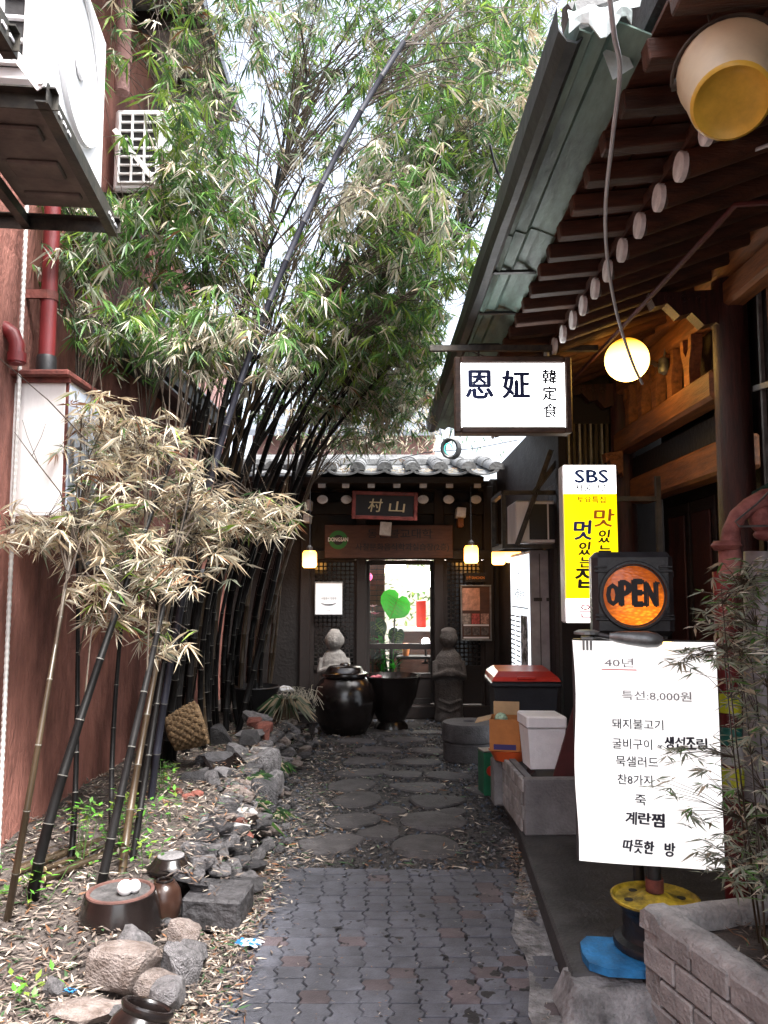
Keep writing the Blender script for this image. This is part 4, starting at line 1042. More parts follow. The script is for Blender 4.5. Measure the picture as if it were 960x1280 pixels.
# round lamp
lp = thing('globe_lamp', 'glowing round yellow globe lamp bracketed to the timber wall', 'lamp', (1.53, 4.9, 3.03))
gl = emit_grad('globe_glow', (1, .56, .12), 3.6, (1, .40, .02), .36, -.085, .105)
m_ = MB(); m_.sphere((0, 0, 0), .137, 28, 18); part('globe', m_, gl, lp, 80, local=True)
m_ = MB(); m_.lathe((.12, .09, .01), [(.045, 0), (.05, .03), (.03, .05)], 14, RZ(.6) @ RY(PI / 2)); m_.tube([(.14, .10, .01), (.22, .16, .03), (.25, .19, .02)], .015, 8); m_.lathe((.31, .22, .02), [(.0, -.06), (.035, -.04), (.04, 0), (.03, .05), (0, .07)], 12); m_.tube([(.31, .23, .05), (.34, .25, .16)], .008, 6); part('arm', m_, M['steel'], lp, 40, local=True)

# bucket hanging under the eave
bl = P(914, 128, 2.0); tilt = rad(-37)
bk = thing('hanging_bucket', 'yellowed plastic bucket with golden base hung under the eave at top right', 'bucket', bl)
Rt = RZ(rad(-23)) @ RX(tilt)
m_ = MB(); m_.lathe((0, 0, 0), [(.100, .0), (.106, .012), (.131, .175), (.137, .185), (.139, .20), (.133, .202), (.126, .175), (.102, .02)], 36, Rt, capb=False); part('shell', m_, M['bucket'], bk, 50, local=True)
m_ = MB(); m_.lathe((0, 0, 0), [(.02, .012), (.07, .012), (.082, .004), (.094, -.006), (.102, .0), (.106, .03), (.104, .034)], 36, Rt, capt=False); part('base', m_, M['bucket_b'], bk, 50, local=True)
m_ = MB(); m_.tube([Rt @ V((.15 * math.cos(a), -.0 - .142 * math.sin(a), .19 + .02 * math.sin(a))) for a in [PI * k / 16 for k in range(17)]], .0055, 6)
for sx in (-1, 1): m_.lathe(Rt @ V((sx * .142, 0, .20)), [(.016, -.01), (.016, .01)], 10, Rt @ RY(PI / 2))
part('handle', m_, M['steel_dark'], bk, 40, local=True)
m_ = MB(); m_.tube([Rt @ V((0, .05, .22)), V((0, .12, .34))], .004, 5); part('hook', m_, M['steel_dark'], bk, local=True)

# hanging lit sign
p = P(641, 494, 4.8); Wd, Hd = .715, .475
hs_ = thing('hanging_lightbox', 'glowing white restaurant sign in a brown frame hung under the eave', 'sign', p)
m_ = MB(); m_.box((0, .06, 0), (Wd - .01, .12, Hd - .01)); part('case', m_, M['brownframe'], hs_, local=True)
m_ = MB()
for sx in (-1, 1): m_.box((sx * (Wd / 2 - .018), -.005, 0), (.042, .04, Hd), b=.008)
for sz in (-1, 1): m_.box((0, -.005, sz * (Hd / 2 - .018)), (Wd - .078, .038, .042), b=.008)
part('frame', m_, M['brownframe'], hs_, local=True)
m_ = MB(); m_.box((0, -.002, 0), (Wd - .07, .008, Hd - .07)); part('lit_panel', m_, emit('sign_white', (1, 1, 1), 1.5), hs_, local=True)
SB = flat('blue_sign_paint', (.012, .03, .13)); SK = flat('dark_sign_paint', (.01, .015, .04))
text(hs_, '恩', (-.205, -.009, .065), .175, SB, width=.165, bold=.03, local=True); text(hs_, '姃', (.02, -.009, .065), .175, SB, width=.165, bold=.03, local=True)
text(hs_, '韓', (.225, -.009, .115), .088, SK, width=.085, bold=.034, local=True); text(hs_, '定', (.225, -.009, .01), .088, SK, width=.085, bold=.034, local=True); text(hs_, '食', (.228, -.009, -.098), .09, SK, width=.088, bold=.025, local=True)
m_ = MB(); m_.box((.02, .06, Hd / 2 + .075), (1.05, .035, .035)); m_.box((-.2, .06, Hd / 2 + .04), (.012, .012, .09)); m_.box((.25, .06, Hd / 2 + .04), (.012, .012, .09)); m_.tube([(-.35, .05, .33), (-.12, .03, .235), (-.13, -.02, .15)], .004, 5); m_.tube([(-.12, .03, .235), (.05, .0, .215), (.3, .03, .26)], .004, 5); part('hanger', m_, M['steel_dark'], hs_, local=True)

# vertical yellow lightbox
p = P(739, 679, 5.2); W2, H2, D2 = .355, 1.04, .13
sb = thing('vertical_lightbox', 'tall yellow and white lit sign with blue letters fixed beside the entrance', 'sign', p)
m_ = MB(); m_.box((0, D2 / 2 + .008, 0), (W2, D2, H2), b=.012); part('case', m_, M['white_enamel'], sb, local=True)
def pan(z0, z1, m, nme): 
    q = MB(); q.box((0, 0.0, (z0 + z1) / 2), (W2 - .012, .016, z1 - z0 - .001)); return part(nme, q, m, sb, local=True)
pan(.325, H2 / 2 - .006, emit('sign_white_soft', (1, 1, 1), .8), 'white_panel'); pan(-.36, .325, emit('sign_yellow', (1, .72, .0), .42), 'yellow_panel'); pan(-H2 / 2 + .006, -.36, emit('sign_white_low', (1, .96, .96), .7), 'white_panel')
bl_ = flat('sbs_blue', (.01, .07, .40)); 
text(sb, 'SBS', (.01, -.010, .44), .085, bl_, width=.215, bold=.035, local=True); text(sb, '서울방송', (.01, -.010, .362), .05, M['ink'], width=.22, bold=.02, local=True)
text(sb, '토요특집', (.005, -.010, .285), .045, M['brown_ink'], width=.185, bold=.022, local=True)
text(sb, '맛', (.085, -.010, .165), .115, M['orange_ink'], width=.13, bold=.025, local=True, skew=.1); text(sb, '있', (.085, -.010, .045), .085, M['ink'], width=.075, bold=.035, local=True, skew=.15); text(sb, '는', (.085, -.010, -.05), .07, M['ink'], width=.08, bold=.04, local=True, skew=.1)
text(sb, '멋', (-.055, -.010, .085), .125, flat('strong_blue_ink', (.01, .03, .35)), width=.115, bold=.03, local=True, skew=.1); text(sb, '있', (-.045, -.010, -.035), .085, M['ink'], width=.075, bold=.04, local=True, skew=.15); text(sb, '는', (-.04, -.010, -.125), .065, M['ink'], width=.08, bold=.04, local=True, skew=.1)
text(sb, '집', (-.05, -.010, -.225), .13, M['ink'], width=.12, bold=.03, local=True, skew=.1); text(sb, '은', (-.05, -.010, -.44), .085, M['red_ink'], width=.075, bold=.012, local=True)
m_ = MB()
for z in (.3, -.3): m_.box((.32, .07, z), (.32, .03, .03))
m_.box((.47, .07, 0), (.03, .04, .9)); part('wall_bracket', m_, M['steel_dark'], sb, local=True)

# newspaper light panel
np_ = thing('newspaper_panel', 'tall lit white panel showing a newspaper page on the boarded wall', 'sign', (1.36, 7.5, .95))
m_ = MB(); m_.box((.0, 0, 0.0), (.17, 1.04, 1.96), b=.008); part('case', m_, mat('grey_cabinet', (.34, .32, .32), .5, .25, 4, .1, 30), np_, local=True)
m_ = MB(); m_.box((-.088, 0, 0.0), (.008, 1.0, 1.90)); part('lit_page', m_, emit('page_white', (.84, .92, 1.0), .45), np_, local=True)
right, up = (0, -1, 0), (0, 0, 1)
text(np_, '산촌', (-.094, 0, .78), .05, M['ink_g'], right=right, local=True); text(np_, '사찰음식', (-.094, 0, .60), .10, M['ink'], right=right, width=.55, local=True)
m_ = MB()
for c_ in range(3):
    for k in range(26):
        if c_ == 2 and k < 13: continue
        m_.box((-.0935, .38 - .29 * c_, .38 - .046 * k), (.002, R.uniform(.2, .26), .014))
m_.box((-.0935, 0, .47), (.002, .92, .012)); part('print_lines', m_, M['ink_g'], np_, local=True)
m_ = MB(); m_.box((-.0935, -.24, .12), (.002, .36, .56)); part('printed_photo', m_, mat('newsprint_photo', (.10, .10, .11), .6, .9, 9, 0, col2=(.6, .6, .62), lo=.45, hi=.52), np_, local=True)
m_ = MB(); 
for z in (.55, -.25): m_.box((-.02, -.526, z), (.07, .012, .03))
for z in (.55, -.25, -.5): m_.box((.07, -.526, z), (.03, .012, .03))
m_.box((.0, -.522, 0), (.006, .006, 1.9)); part('hinge', m_, M['steel_dark'], np_, local=True)

# steel frame with window air conditioner
fr = thing('steel_frame', 'dark steel angle frame jutting from the wall above the newspaper panel', 'frame', (1.3, 7.0, 1.95))
def bar(par, a, b, w_=.035, m=None, nme='angle_bar'):
    a, b = V(a), V(b); d = b - a; q = d.to_track_quat('Z', 'Y').to_matrix()
    mb = MB(); mb.box((a + b) / 2, (w_, .006, d.length), q); mb.box((a + b) / 2 + q @ V((w_ / 2, w_ / 2, 0)), (.006, w_, d.length), q); return part(nme, mb, m or M['steel_dark'], par)
x0, x1, y0, y1, z0, z1 = 1.0, 1.62, 6.62, 7.25, 1.93, 2.38
fr_e = [((x0, y0, z0), (x1, y0, z0)), ((x0, y0, z1), (x1, y0, z1)), ((x0, y0, z0), (x0, y0, z1)), ((x0, y1, z0), (x0, y1, z1)), ((x0, y0, z0), (x0, y1, z0)), ((x0, y0, z1), (x0, y1, z1)), ((x0, y1, z0), (1.45, y1, z0)), ((x0 + .12, y0 - .02, z0 + .02), (1.42, y0 - .02, 2.75)), ((x0 + .26, y0 - .03, z1), (1.60, y0 - .03, 2.82))]
for a, b in fr_e: bar(fr, a, b)
ac = thing('window_ac', 'old beige window air conditioner with two dark openings inside the steel frame', 'air conditioner', (1.28, 6.68, 1.965))
m_ = MB(); m_.box((.04, .24, .19), (.42, .46, .36), b=.012); part('casing', m_, M['white_old'], ac, local=True)
m_ = MB(); m_.box((.02, .008, .19), (.15, .012, .30)); part('opening', m_, M['black'], ac, local=True)
m_ = MB(); m_.box((.175, .008, .19), (.13, .012, .30)); part('opening', m_, M['black'], ac, local=True)

# OPEN menu board on a wheel rim
WB = P(800, 1180, 3.2); WB.z = .155
mn = thing('menu_board', 'white lit menu board with Korean lettering on a pole beside the brick planter', 'menu board', (P(813, 1100, 3.33).x, 3.33, .156), rad(-13))
bw_, bh_ = .575, .905
m_ = MB(); ZC = P(806, 940, 3.33).z - .156
m_ = MB(); m_.box((0, .03, ZC), (bw_, .05, bh_), b=.008); part('case', m_, M['boardframe'], mn, local=True)
pg = MB(); nx_, nz__ = 8, 12; vs = []
def pgp(i, j, off):
    u = i / nx_ - .5; v = j / nz__; e = .006 * math.sin(v * 9 + 1) if i == 0 else 0
    return (u * (bw_ - .012) + e, -.006 + off + .004 * math.sin(u * 7 + v * 5), ZC + (v - .5) * (bh_ - .012))
for off in (0, .008):
    for j in range(nz__ + 1):
        for i in range(nx_ + 1): vs.append(pgp(i, j, off))
q = (nx_ + 1) * (nz__ + 1); fs = []
for j in range(nz__):
    for i in range(nx_):
        a = j * (nx_ + 1) + i; fs.append((a, a + 1, a + nx_ + 2, a + nx_ + 1)); fs.append((q + a, q + a + nx_ + 1, q + a + nx_ + 2, q + a + 1))
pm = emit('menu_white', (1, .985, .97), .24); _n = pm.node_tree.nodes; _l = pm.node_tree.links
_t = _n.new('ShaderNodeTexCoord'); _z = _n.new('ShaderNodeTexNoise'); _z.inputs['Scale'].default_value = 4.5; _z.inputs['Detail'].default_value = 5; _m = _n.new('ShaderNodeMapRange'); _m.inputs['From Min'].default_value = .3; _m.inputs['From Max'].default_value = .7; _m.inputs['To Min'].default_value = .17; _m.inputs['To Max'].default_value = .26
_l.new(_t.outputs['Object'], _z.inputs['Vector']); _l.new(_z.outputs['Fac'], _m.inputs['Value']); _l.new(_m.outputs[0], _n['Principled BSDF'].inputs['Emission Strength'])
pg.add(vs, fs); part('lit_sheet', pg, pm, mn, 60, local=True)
MI = flat('menu_ink', (.012, .012, .03)); MG = flat('menu_grey_ink', (.30, .29, .31)); MF = flat('faded_ink', (.55, .5, .5))
def mt(s_, x, z, h, m, wd, bold=0.012): text(mn, s_, (x, -.016, z), h, m, width=wd, bold=bold, local=True)
def mz(py): return P(806, py, 3.31).z - .156
def mx(px): return (px - 813) * 3.31 / F
def mj(s_, x, z, h, m, wd, bold=.035):
    n_ = len(s_); rj = random.Random(ord(s_[0]))
    for i, ch in enumerate(s_):
        if ch == ' ': continue
        a_ = rj.uniform(-.09, .07); text(mn, ch, (x + ((i + .5) / n_ - .5) * wd, -.016, z + rj.uniform(-.004, .004)), h * rj.uniform(.9, 1.12), m, width=wd / n_ * rj.uniform(.78, .95), bold=bold * rj.uniform(.7, 1.3), local=True, right=(math.cos(a_), 0, math.sin(a_)), up=(-math.sin(a_), 0, math.cos(a_)), skew=rj.uniform(-.05, .12))
mt('40년', mx(783), mz(829), .036, MG, .115); mt('특선:8,000원', mx(826), mz(870), .040, MG, .27)
mt('돼지불고기', mx(803), mz(906), .040, MI, .20); mt('굴비구이', mx(796), mz(931), .042, MI, .155); mt('or', mx(828.5), mz(933), .013, MI, .018, .03); mj('생선조림', mx(858), mz(927), .044, MI, .165, .04)
mt('묵샐러드', mx(801), mz(953), .042, MI, .165); mt('찬8가지', mx(798), mz(976), .040, MI, .135); mt('죽', mx(804), mz(1001), .042, MI, .042)
mj('계란찜', mx(808), mz(1025), .048, MI, .155, .035); mj('따뜻한 방', mx(812), mz(1060), .048, MI, .20, .035)
m_ = MB(); m_.box((mx(783), -.014, mz(838)), (.14, .003, .004)); part('underline', m_, M['red_ink'], mn, local=True)
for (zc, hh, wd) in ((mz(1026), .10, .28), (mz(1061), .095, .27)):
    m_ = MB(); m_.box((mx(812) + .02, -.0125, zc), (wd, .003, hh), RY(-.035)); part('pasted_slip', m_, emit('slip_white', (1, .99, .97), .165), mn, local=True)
m_ = MB(); m_.tube([(0.02, .05, .05), (0.02, .05, .34)], .028, 12); part('pole', m_, M['black'], mn, 40, local=True)
m_ = MB(); m_.lathe((.02, .05, .215), [(.036, 0), (.036, .05)], 14); part('collar', m_, M['rust'], mn, 40, local=True)
# wheel rim foot
m_ = MB(); m_.lathe((0.02, .05, 0), [(.165, 0), (.17, .012), (.165, .03), (.135, .04), (.128, .07), (.132, .10), (.128, .125), (.14, .155), (.165, .175), (.172, .19)], 32, capt=False); wr = part('wheel_rim', m_, M['tyreblack'], mn, 50, local=True)
m_ = MB(); m_.lathe((0.02, .05, .19), [(.173, -.006), (.176, .004), (.168, .006), (.150, -.012), (.08, -.002), (.05, .018), (.04, .02)], 32); part('disc', m_, M['yellowp'], wr, 50, local=True)
m_ = MB()
for k in range(6): m_.lathe((0.02 + .11 * math.cos(k * PI / 3 + .3), .05 + .11 * math.sin(k * PI / 3 + .3), .183), [(.018, 0), (.018, .004)], 10)
part('hole', m_, M['ink'], wr, local=True)
m_ = MB(); zb = .155 - .034
m_.prism([(-.30, -.04), (-.285, -.12), (-.22, -.165), (.10, -.17), (.14, .12), (-.26, .12), (-.295, .06)], .030, (.0, 0, 0), (1, 0, 0), (0, 1, 0))
bb = single('blue_base_board', m_, M['bluepl'], 'bright blue plastic slab lying under the wheel rim foot', 'board', (mn.location.x + .02, 3.33, .1385), local=True); bb.rotation_euler = (0, 0, rad(-6))
# clip lamp on the board
cl = thing('clip_lamp', 'grey metal clip lamp clamped on the top edge of the menu board', 'lamp', (mn.location.x, 3.33, .156 + ZC + bh_ / 2 + .006), rad(-13))
m_ = MB(); m_.box((-.225, .0, .0), (.05, .07, .012), b=.003); 
for k in range(3): m_.box((-.24 + .015 * k, -.025, -.025), (.009, .012, .05), b=.002)
m_.lathe((-.225, .0, .015), [(.045, 0), (.045, .01), (.03, .018)], 14, sx=1.2); part('clamp', m_, M['steel'], cl, local=True)
m_ = MB(); m_.tube([(-.21, 0, .01), (-.17, -.01, .012), (-.13, -.015, .005)], .012, 8); part('neck', m_, M['black'], cl, 40, local=True)
m_ = MB(); m_.lathe((-.135, -.02, .008), [(.018, 0), (.028, .03), (.036, .08), (.042, .15), (.036, .19), (.02, .21)], 16, RY(rad(94)), sx=.8); part('shade', m_, M['steel'], cl, 50, local=True)
m_ = MB(); m_.box((.05, -.010, -.018), (.12, .03, .006)); part('bulb', m_, emit('clip_bulb', (1, .55, .1), 3), cl, local=True)

# OPEN signal lamp
ol = thing('open_signal_lamp', 'square black signal lamp with amber OPEN lens standing above the menu board', 'sign', (P(792, 741, 3.5).x, 3.5, P(792, 797, 3.5).z + .004), rad(-6))
S_ = .350
m_ = MB(); m_.box((0, .06, S_ / 2 + .01), (S_, .12, S_ + .02), b=.025); part('housing', m_, M['charcoal'], ol, local=True)
m_ = MB()
for z in (.075, .285):
    for sx in (-1, 1): m_.tube([(sx * .165, -.004, z), (sx * .10, -.004, z)], .006, 6)
    for sx in (-1, 1): m_.tube([(sx * .165, -.004, z + .018), (sx * .11, -.004, z + .018)], .005, 6)
for z in (.08, .27): m_.box((.172, .05, z), (.016, .05, .03), b=.004)
part('rib', m_, M['charcoal'], ol, local=True)
cz = .178
m_ = MB(); m_.lathe((0, .004, cz), [(.15, 0), (.152, .014), (.148, .022), (.138, .022), (.134, .008)], 40, RX(PI / 2), capb=False, capt=False); part('bezel', m_, M['charcoal'], ol, 50, local=True)
def lens_mat():
    m = emit('amber_lens', (1, .2, .01), .3); n = m.node_tree.nodes; l = m.node_tree.links; b = n['Principled BSDF']
    b.inputs['Base Color'].default_value = (.42, .075, .02, 1); b.inputs['Roughness'].default_value = .28
    tc = n.new('ShaderNodeTexCoord'); sp = n.new('ShaderNodeSeparateXYZ'); l.new(tc.outputs['Object'], sp.inputs[0])
    # bulb glow from the low centre of the lens
    vd = n.new('ShaderNodeVectorMath'); vd.operation = 'DISTANCE'; vd.inputs[1].default_value = (0.03, 0, .095); l.new(tc.outputs['Object'], vd.inputs[0])
    mr = n.new('ShaderNodeMapRange'); mr.inputs['From Min'].default_value = .03; mr.inputs['From Max'].default_value = .15; mr.inputs['To Min'].default_value = .55; mr.inputs['To Max'].default_value = .09
    l.new(vd.outputs['Value'], mr.inputs['Value'])
    wv = n.new('ShaderNodeTexVoronoi'); wv.inputs['Scale'].default_value = 75; mp = n.new('ShaderNodeMapping'); mp.inputs['Scale'].default_value = (.6, 1, 1.4); l.new(tc.outputs['Object'], mp.inputs[0]); l.new(mp.outputs[0], wv.inputs['Vector'])
    m2 = n.new('ShaderNodeMath'); m2.operation = 'MULTIPLY'; m3 = n.new('ShaderNodeMapRange'); m3.inputs['To Min'].default_value = 1.25; m3.inputs['To Max'].default_value = .45; m3.inputs['From Max'].default_value = .6
    l.new(wv.outputs['Distance'], m3.inputs['Value']); l.new(mr.outputs[0], m2.inputs[0]); l.new(m3.outputs[0], m2.inputs[1]); l.new(m2.outputs[0], b.inputs['Emission Strength'])
    b.inputs['Emission Color'].default_value = (1, .23, .012, 1)
    bp = n.new('ShaderNodeBump'); bp.inputs['Strength'].default_value = .35; bp.inputs['Distance'].default_value = .004; l.new(wv.outputs['Distance'], bp.inputs['Height']); l.new(bp.outputs[0], b.inputs['Normal'])
    return m
m_ = MB(); m_.lathe((0, .004, cz), [(.138, 0), (.125, .006), (.10, .013), (.06, .019), (.02, .021)], 40, RX(PI / 2), capb=False); part('lens', m_, lens_mat(), ol, 60, local=True)
for ch, x, zz_, hh, ww in (('O', -.092, .004, .092, .046), ('P', -.040, .010, .106, .044), ('E', .014, .012, .112, .040), ('N', .070, .006, .102, .048)):
    text(ol, ch, (x, -.026 + abs(x) * .08, cz + zz_), hh, M['ink'], width=ww, bold=.045, local=True, depth=.012)
# serifs of the slab letters
m_ = MB()
for x, z in ((-.056, -.041), (-.005, .060), (-.005, -.041), (.044, .052), (.098, .052), (.044, -.043)): m_.box((x, -.027 + abs(x) * .08, cz + z + .002), (.017, .012, .009))
part('lettering', m_, M['ink'], ol, local=True)
m_ = MB(); m_.box((.06, .0, cz - .062), (.06, .006, .006)); 
for y in (.02, .09): m_.tube([(-.02, y, -.05), (-.02, y, .02)], .014, 8)
m_.box((0, .055, -.025), (.2, .06, .03)); part('mount', m_, M['charcoal'], ol, local=True)
m_ = MB(); m_.tube([(0.0, .07, -.02), (.0, .07, -1.28)], .024, 10); part('post', m_, M['black'], ol, 40, local=True)

# ------------------------------------------------------------------ planters
def rot2(p, c, a): return V((c[0] + (p[0] - c[0]) * math.cos(a) - (p[1] - c[1]) * math.sin(a), c[1] + (p[0] - c[0]) * math.sin(a) + (p[1] - c[1]) * math.cos(a), 0))
FL = G(800, 1134, .40); FL.z = 0
bpn = thing('brick_planter', 'buff brick planter with rounded mortar rim at the lower right corner', 'planter', (FL.x, FL.y, 0), rad(14))
# local frame: x along the far edge (right), -y toward the camera
Ln, Wn, Hn = 1.7, .9, .40
m_ = MB(); m_.box((.075, -Ln / 2, Hn / 2 - .03), (.10, Ln, Hn - .02)); m_.box((Wn / 2, -.055, Hn / 2 - .03), (Wn - .02, .09, Hn - .02)); part('mortar', m_, M['concrete'], bpn, local=True)
bl_m = mesh('brick', MB().box((0, 0, 0), (.05, .188, .088), b=.006), M['brick'])
for j in range(4):
    for i in range(9):
        y = -.10 - .20 * i - (.1 if j % 2 else 0)
        if y < -Ln + .08: continue
        o = link('brick', bl_m, bpn, (.026 + R.uniform(-.003, .003), y, -.005 + .05 + .098 * j)); o.rotation_euler = (R.uniform(-.01, .01), 0, R.uniform(-.015, .015))
m_ = MB()
def rim_pts(a, b, n): return [V(a).lerp(V(b), k / n) + V((.004 * nz(k, 1, 1.1), 0, .006 * nz(k, 2, .9))) for k in range(n + 1)]
vs = []; 
def rim(a, b, n, wdir):
    pts = rim_pts(a, b, n); wdir = V(wdir); mb = MB(); vs = []
    for k, p in enumerate(pts):
        w_ = .066 + .008 * nz(k, 3, .8)
        for (u, z) in ((-w_, -.035), (-w_ * .9, .012), (-w_ * .45, .028), (w_ * .45, .028), (w_ * .9, .010), (w_, -.05)): vs.append(p + wdir * u + V((0, 0, z + .005 * nz(k * 2, u * 30, 1.3))))
    fs = [(k * 6 + i, k * 6 + i + 1, (k + 1) * 6 + i + 1, (k + 1) * 6 + i) for k in range(n) for i in range(5)] + [tuple(range(6)), tuple(n * 6 + i for i in range(6))]
    return mb.add(vs, fs)
part('rim', rim((.07, .0, Hn - .02), (.07, -Ln, Hn - .02), 26, (1, 0, 0)), M['concrete'], bpn, 70, local=True)
part('rim', rim((.0, -.06, Hn - .022), (Wn, -.05, Hn - .022), 16, (0, 1, 0)), M['concrete'], bpn, 70, local=True)
m_ = MB(); vs = []
for j in range(21):
    for i in range(11): vs.append((.10 + (Wn - .1) * i / 10, -.10 - (Ln - .1) * j / 20, Hn - .06 + .03 * nz(i * .3, j * .3, 2)))
m_.add(vs, [(j * 11 + i, j * 11 + i + 1, (j + 1) * 11 + i + 1, (j + 1) * 11 + i) for j in range(20) for i in range(10)]); part('soil', m_, M['soil'], bpn, 70, local=True)

tr = thing('concrete_trough', 'grey rendered trough with brick patterned side standing on the step', 'planter', (.98, 5.1, .12))
c1, c2 = G(655, 1045, .12), G(620, 985, .12)
x0, y0 = c1.x, c1.y; L_ = .85; D_ = .42; th_ = .06; H_ = .335
m_ = MB()
m_.box((x0 + D_ / 2, y0 + th_ / 2, .12 + H_ / 2), (D_, th_, H_), b=.008); m_.box((x0 + D_ / 2, y0 + L_ - th_ / 2, .12 + H_ / 2), (D_, th_, H_), b=.008)
m_.box((x0 + D_ - th_ / 2, y0 + L_ / 2, .12 + H_ / 2), (th_, L_ - 2 * th_, H_ - .004), b=.006); m_.box((x0 + th_ / 2 + .01, y0 + L_ / 2, .12 + H_ / 2), (th_ - .02, L_ - 2 * th_, H_ - .004)); m_.box((x0 + D_ / 2, y0 + L_ / 2, .25), (D_ - .1, L_ - .1, .2))
part('trough', m_, M['block'], tr)
TBm = mesh('brick', MB().box((0, 0, 0), (.03, .115, .075), b=.004), M['brick'])
for j in range(4):
    for i in range(6):
        y = y0 + .125 + .123 * i - (.05 if j % 2 else 0)
        link('brick', TBm, tr, V((x0 + .004, y, .165 + .081 * j)) - WL[tr.name])
tr.rotation_euler = (0, 0, rad(2))
# goods on the trough
def boxobj(name, label, cat, px, py, Y, W_, D_, H_, m, rz=0):
    pass
fb = thing('foam_box', 'white polystyrene box with its lid on, standing in the trough', 'box', (P(677, 905, 5.15).x, 5.15, .455), rad(4))
m_ = MB(); hb = .275
m_.add([(-.10, -.10, .03), (.10, -.10, .03), (.10, .10, .03), (-.10, .10, .03), (-.118, -.12, hb), (.118, -.12, hb), (.118, .12, hb), (-.118, .12, hb)], [(3, 2, 1, 0), (4, 5, 6, 7), (0, 1, 5, 4), (1, 2, 6, 5), (2, 3, 7, 6), (3, 0, 4, 7)]); part('box', m_, M['foam'], fb, local=True)
m_ = MB(); m_.box((0, 0, hb + .04), (.255, .26, .075), RY(.02), b=.01); part('lid', m_, M['foam'], fb, local=True)
m_ = MB(); m_.box((fb.location.x + .03, 5.13, .395), (.24, .22, .17), b=.03); single('black_bag', m_, M['black'], 'black bin bag under the polystyrene box in the trough', 'bag', (fb.location.x + .03, 5.13, .36))
# crumpled white paper on trough
cb_ = thing('cardboard_box', 'open orange printed cardboard box with flaps up behind the foam box', 'box', (P(632, 910, 5.62).x, 5.62, .50), rad(-12))
m_ = MB()
W_, D_, H_ = .20, .22, .21
for s_ in (-1, 1): m_.box((s_ * W_ / 2, 0, H_ / 2), (.006, D_, H_)); m_.box((0, s_ * D_ / 2, H_ / 2), (W_ - .006, .006, H_))
m_.box((0, 0, .004), (W_ - .006, D_ - .006, .006)); part('carton', m_, M['card'], cb_, local=True)
for (c_, s_, r_) in (((-W_ / 2 - .05, 0, H_ - .015), (.105, D_ - .01, .005), RY(-.25)), ((0, D_ / 2 + .01, H_ + .045), (W_ - .02, .005, .09), RX(-.2))):
    m_ = MB(); m_.box(c_, s_, r_); part('flap', m_, M['card_in'], cb_, local=True)
m_ = MB(); m_.box((0, -D_ / 2 - .004, .028), (.15, .002, .035)); part('printed_band', m_, flat('dark_blue_print', (.03, .02, .12)), cb_, local=True)
m_ = MB(); m_.sphere((-.03, .0, H_ - .01), (.045, .05, .04), 10, 7); part('green_contents', m_, mat('pale_green_net', (.35, .5, .36), .6, .4, 60, 0), cb_, local=True)
m_ = MB(); m_.lathe((cb_.location.x + .02, 5.62, .425), [(.10, 0), (.13, .06), (.135, .07), (.12, .07)], 18); single('orange_basin', m_, mat('orange_plastic', (.55, .09, .02), .4, .2, 5, .05, 20), 'shallow orange plastic basin under the cardboard box', 'basin', (cb_.location.x, 5.62, .42), 40)
m_ = MB(); m_.box((P(632, 930, 5.63).x + .03, 5.68, .268), (.24, .16, .30), b=.01); single('concrete_block', m_, M['block'], 'grey block holding up the orange basin behind the trough', 'block', (P(632, 930, 5.63).x, 5.68, .12))
gc = thing('oil_tin', 'green oil tin with a red cap standing by the trough', 'can', (P(610, 945, 6.45).x, 6.45, -.01), rad(10))
m_ = MB(); m_.box((0, 0, .165), (.12, .16, .33), b=.006); part('tin', m_, M['greencan'], gc, local=True)
m_ = MB(); m_.lathe((.02, -.02, .33), [(.022, 0), (.022, .02), (.01, .025)], 12); part('cap', m_, M['redplastic'], gc, local=True)
m_ = MB(); m_.lathe((.0, -.082, .19), [(.04, 0), (.04, .002)], 16, RX(PI / 2)); part('red_mark', m_, M['redplastic'], gc, local=True)
m_ = MB(); m_.box((0, 0, .334), (.122, .162, .012), b=.003); part('top_rim', m_, M['steel'], gc, local=True)
bn = thing('wheelie_bin', 'dark wheeled refuse bin with a bright red lid against the boarded wall', 'bin', (P(652, 860, 6.35).x, 6.35, -.005), rad(-2))
m_ = MB(); hb = .90
m_.add([(-.19, -.2, .05), (.19, -.2, .05), (.19, .22, .05), (-.19, .22, .05), (-.24, -.25, hb), (.24, -.25, hb), (.24, .26, hb), (-.24, .26, hb)], [(3, 2, 1, 0), (4, 5, 6, 7), (0, 1, 5, 4), (1, 2, 6, 5), (2, 3, 7, 6), (3, 0, 4, 7)]); m_.box((0, 0, hb - .02), (.53, .56, .04), b=.01); part('body', m_, M['binbody'], bn, local=True)
m_ = MB(); m_.hull([(-.26, -.28, hb + .005), (.26, -.28, hb + .005), (.26, .28, hb + .005), (-.26, .28, hb + .005), (-.24, -.26, hb + .035), (.24, -.26, hb + .035), (-.2, -.18, hb + .07), (.2, -.18, hb + .07), (.2, .22, hb + .08), (-.2, .22, hb + .08), (.25, .27, hb + .04), (-.25, .27, hb + .04)]); ld = part('lid', m_, M['redplastic'], bn, local=True)
m_ = MB(); m_.box((0, -.275, hb + .03), (.14, .03, .02), b=.006); part('handle', m_, M['redplastic'], ld, local=True)
for sx in (-1, 1):
    m_ = MB(); m_.lathe((sx * .2 - .02, .2, .09), [(.085, 0), (.085, .04)], 16, RY(PI / 2)); part('wheel', m_, M['black'], bn, local=True)
lpb = MB(); a = P(697, 985, 4.95); b2 = P(722, 885, 5.05)
d = b2 - a; lpb.box((a + b2) / 2 + V((.03, .02, 0)), (.12, .02, d.length + .12), RY(math.atan2(d.x, d.z)) @ RX(-.06), b=.003); single('leaning_board', lpb, M['redboard'], 'dark red board leaning between the foam box and the menu board', 'board', a)

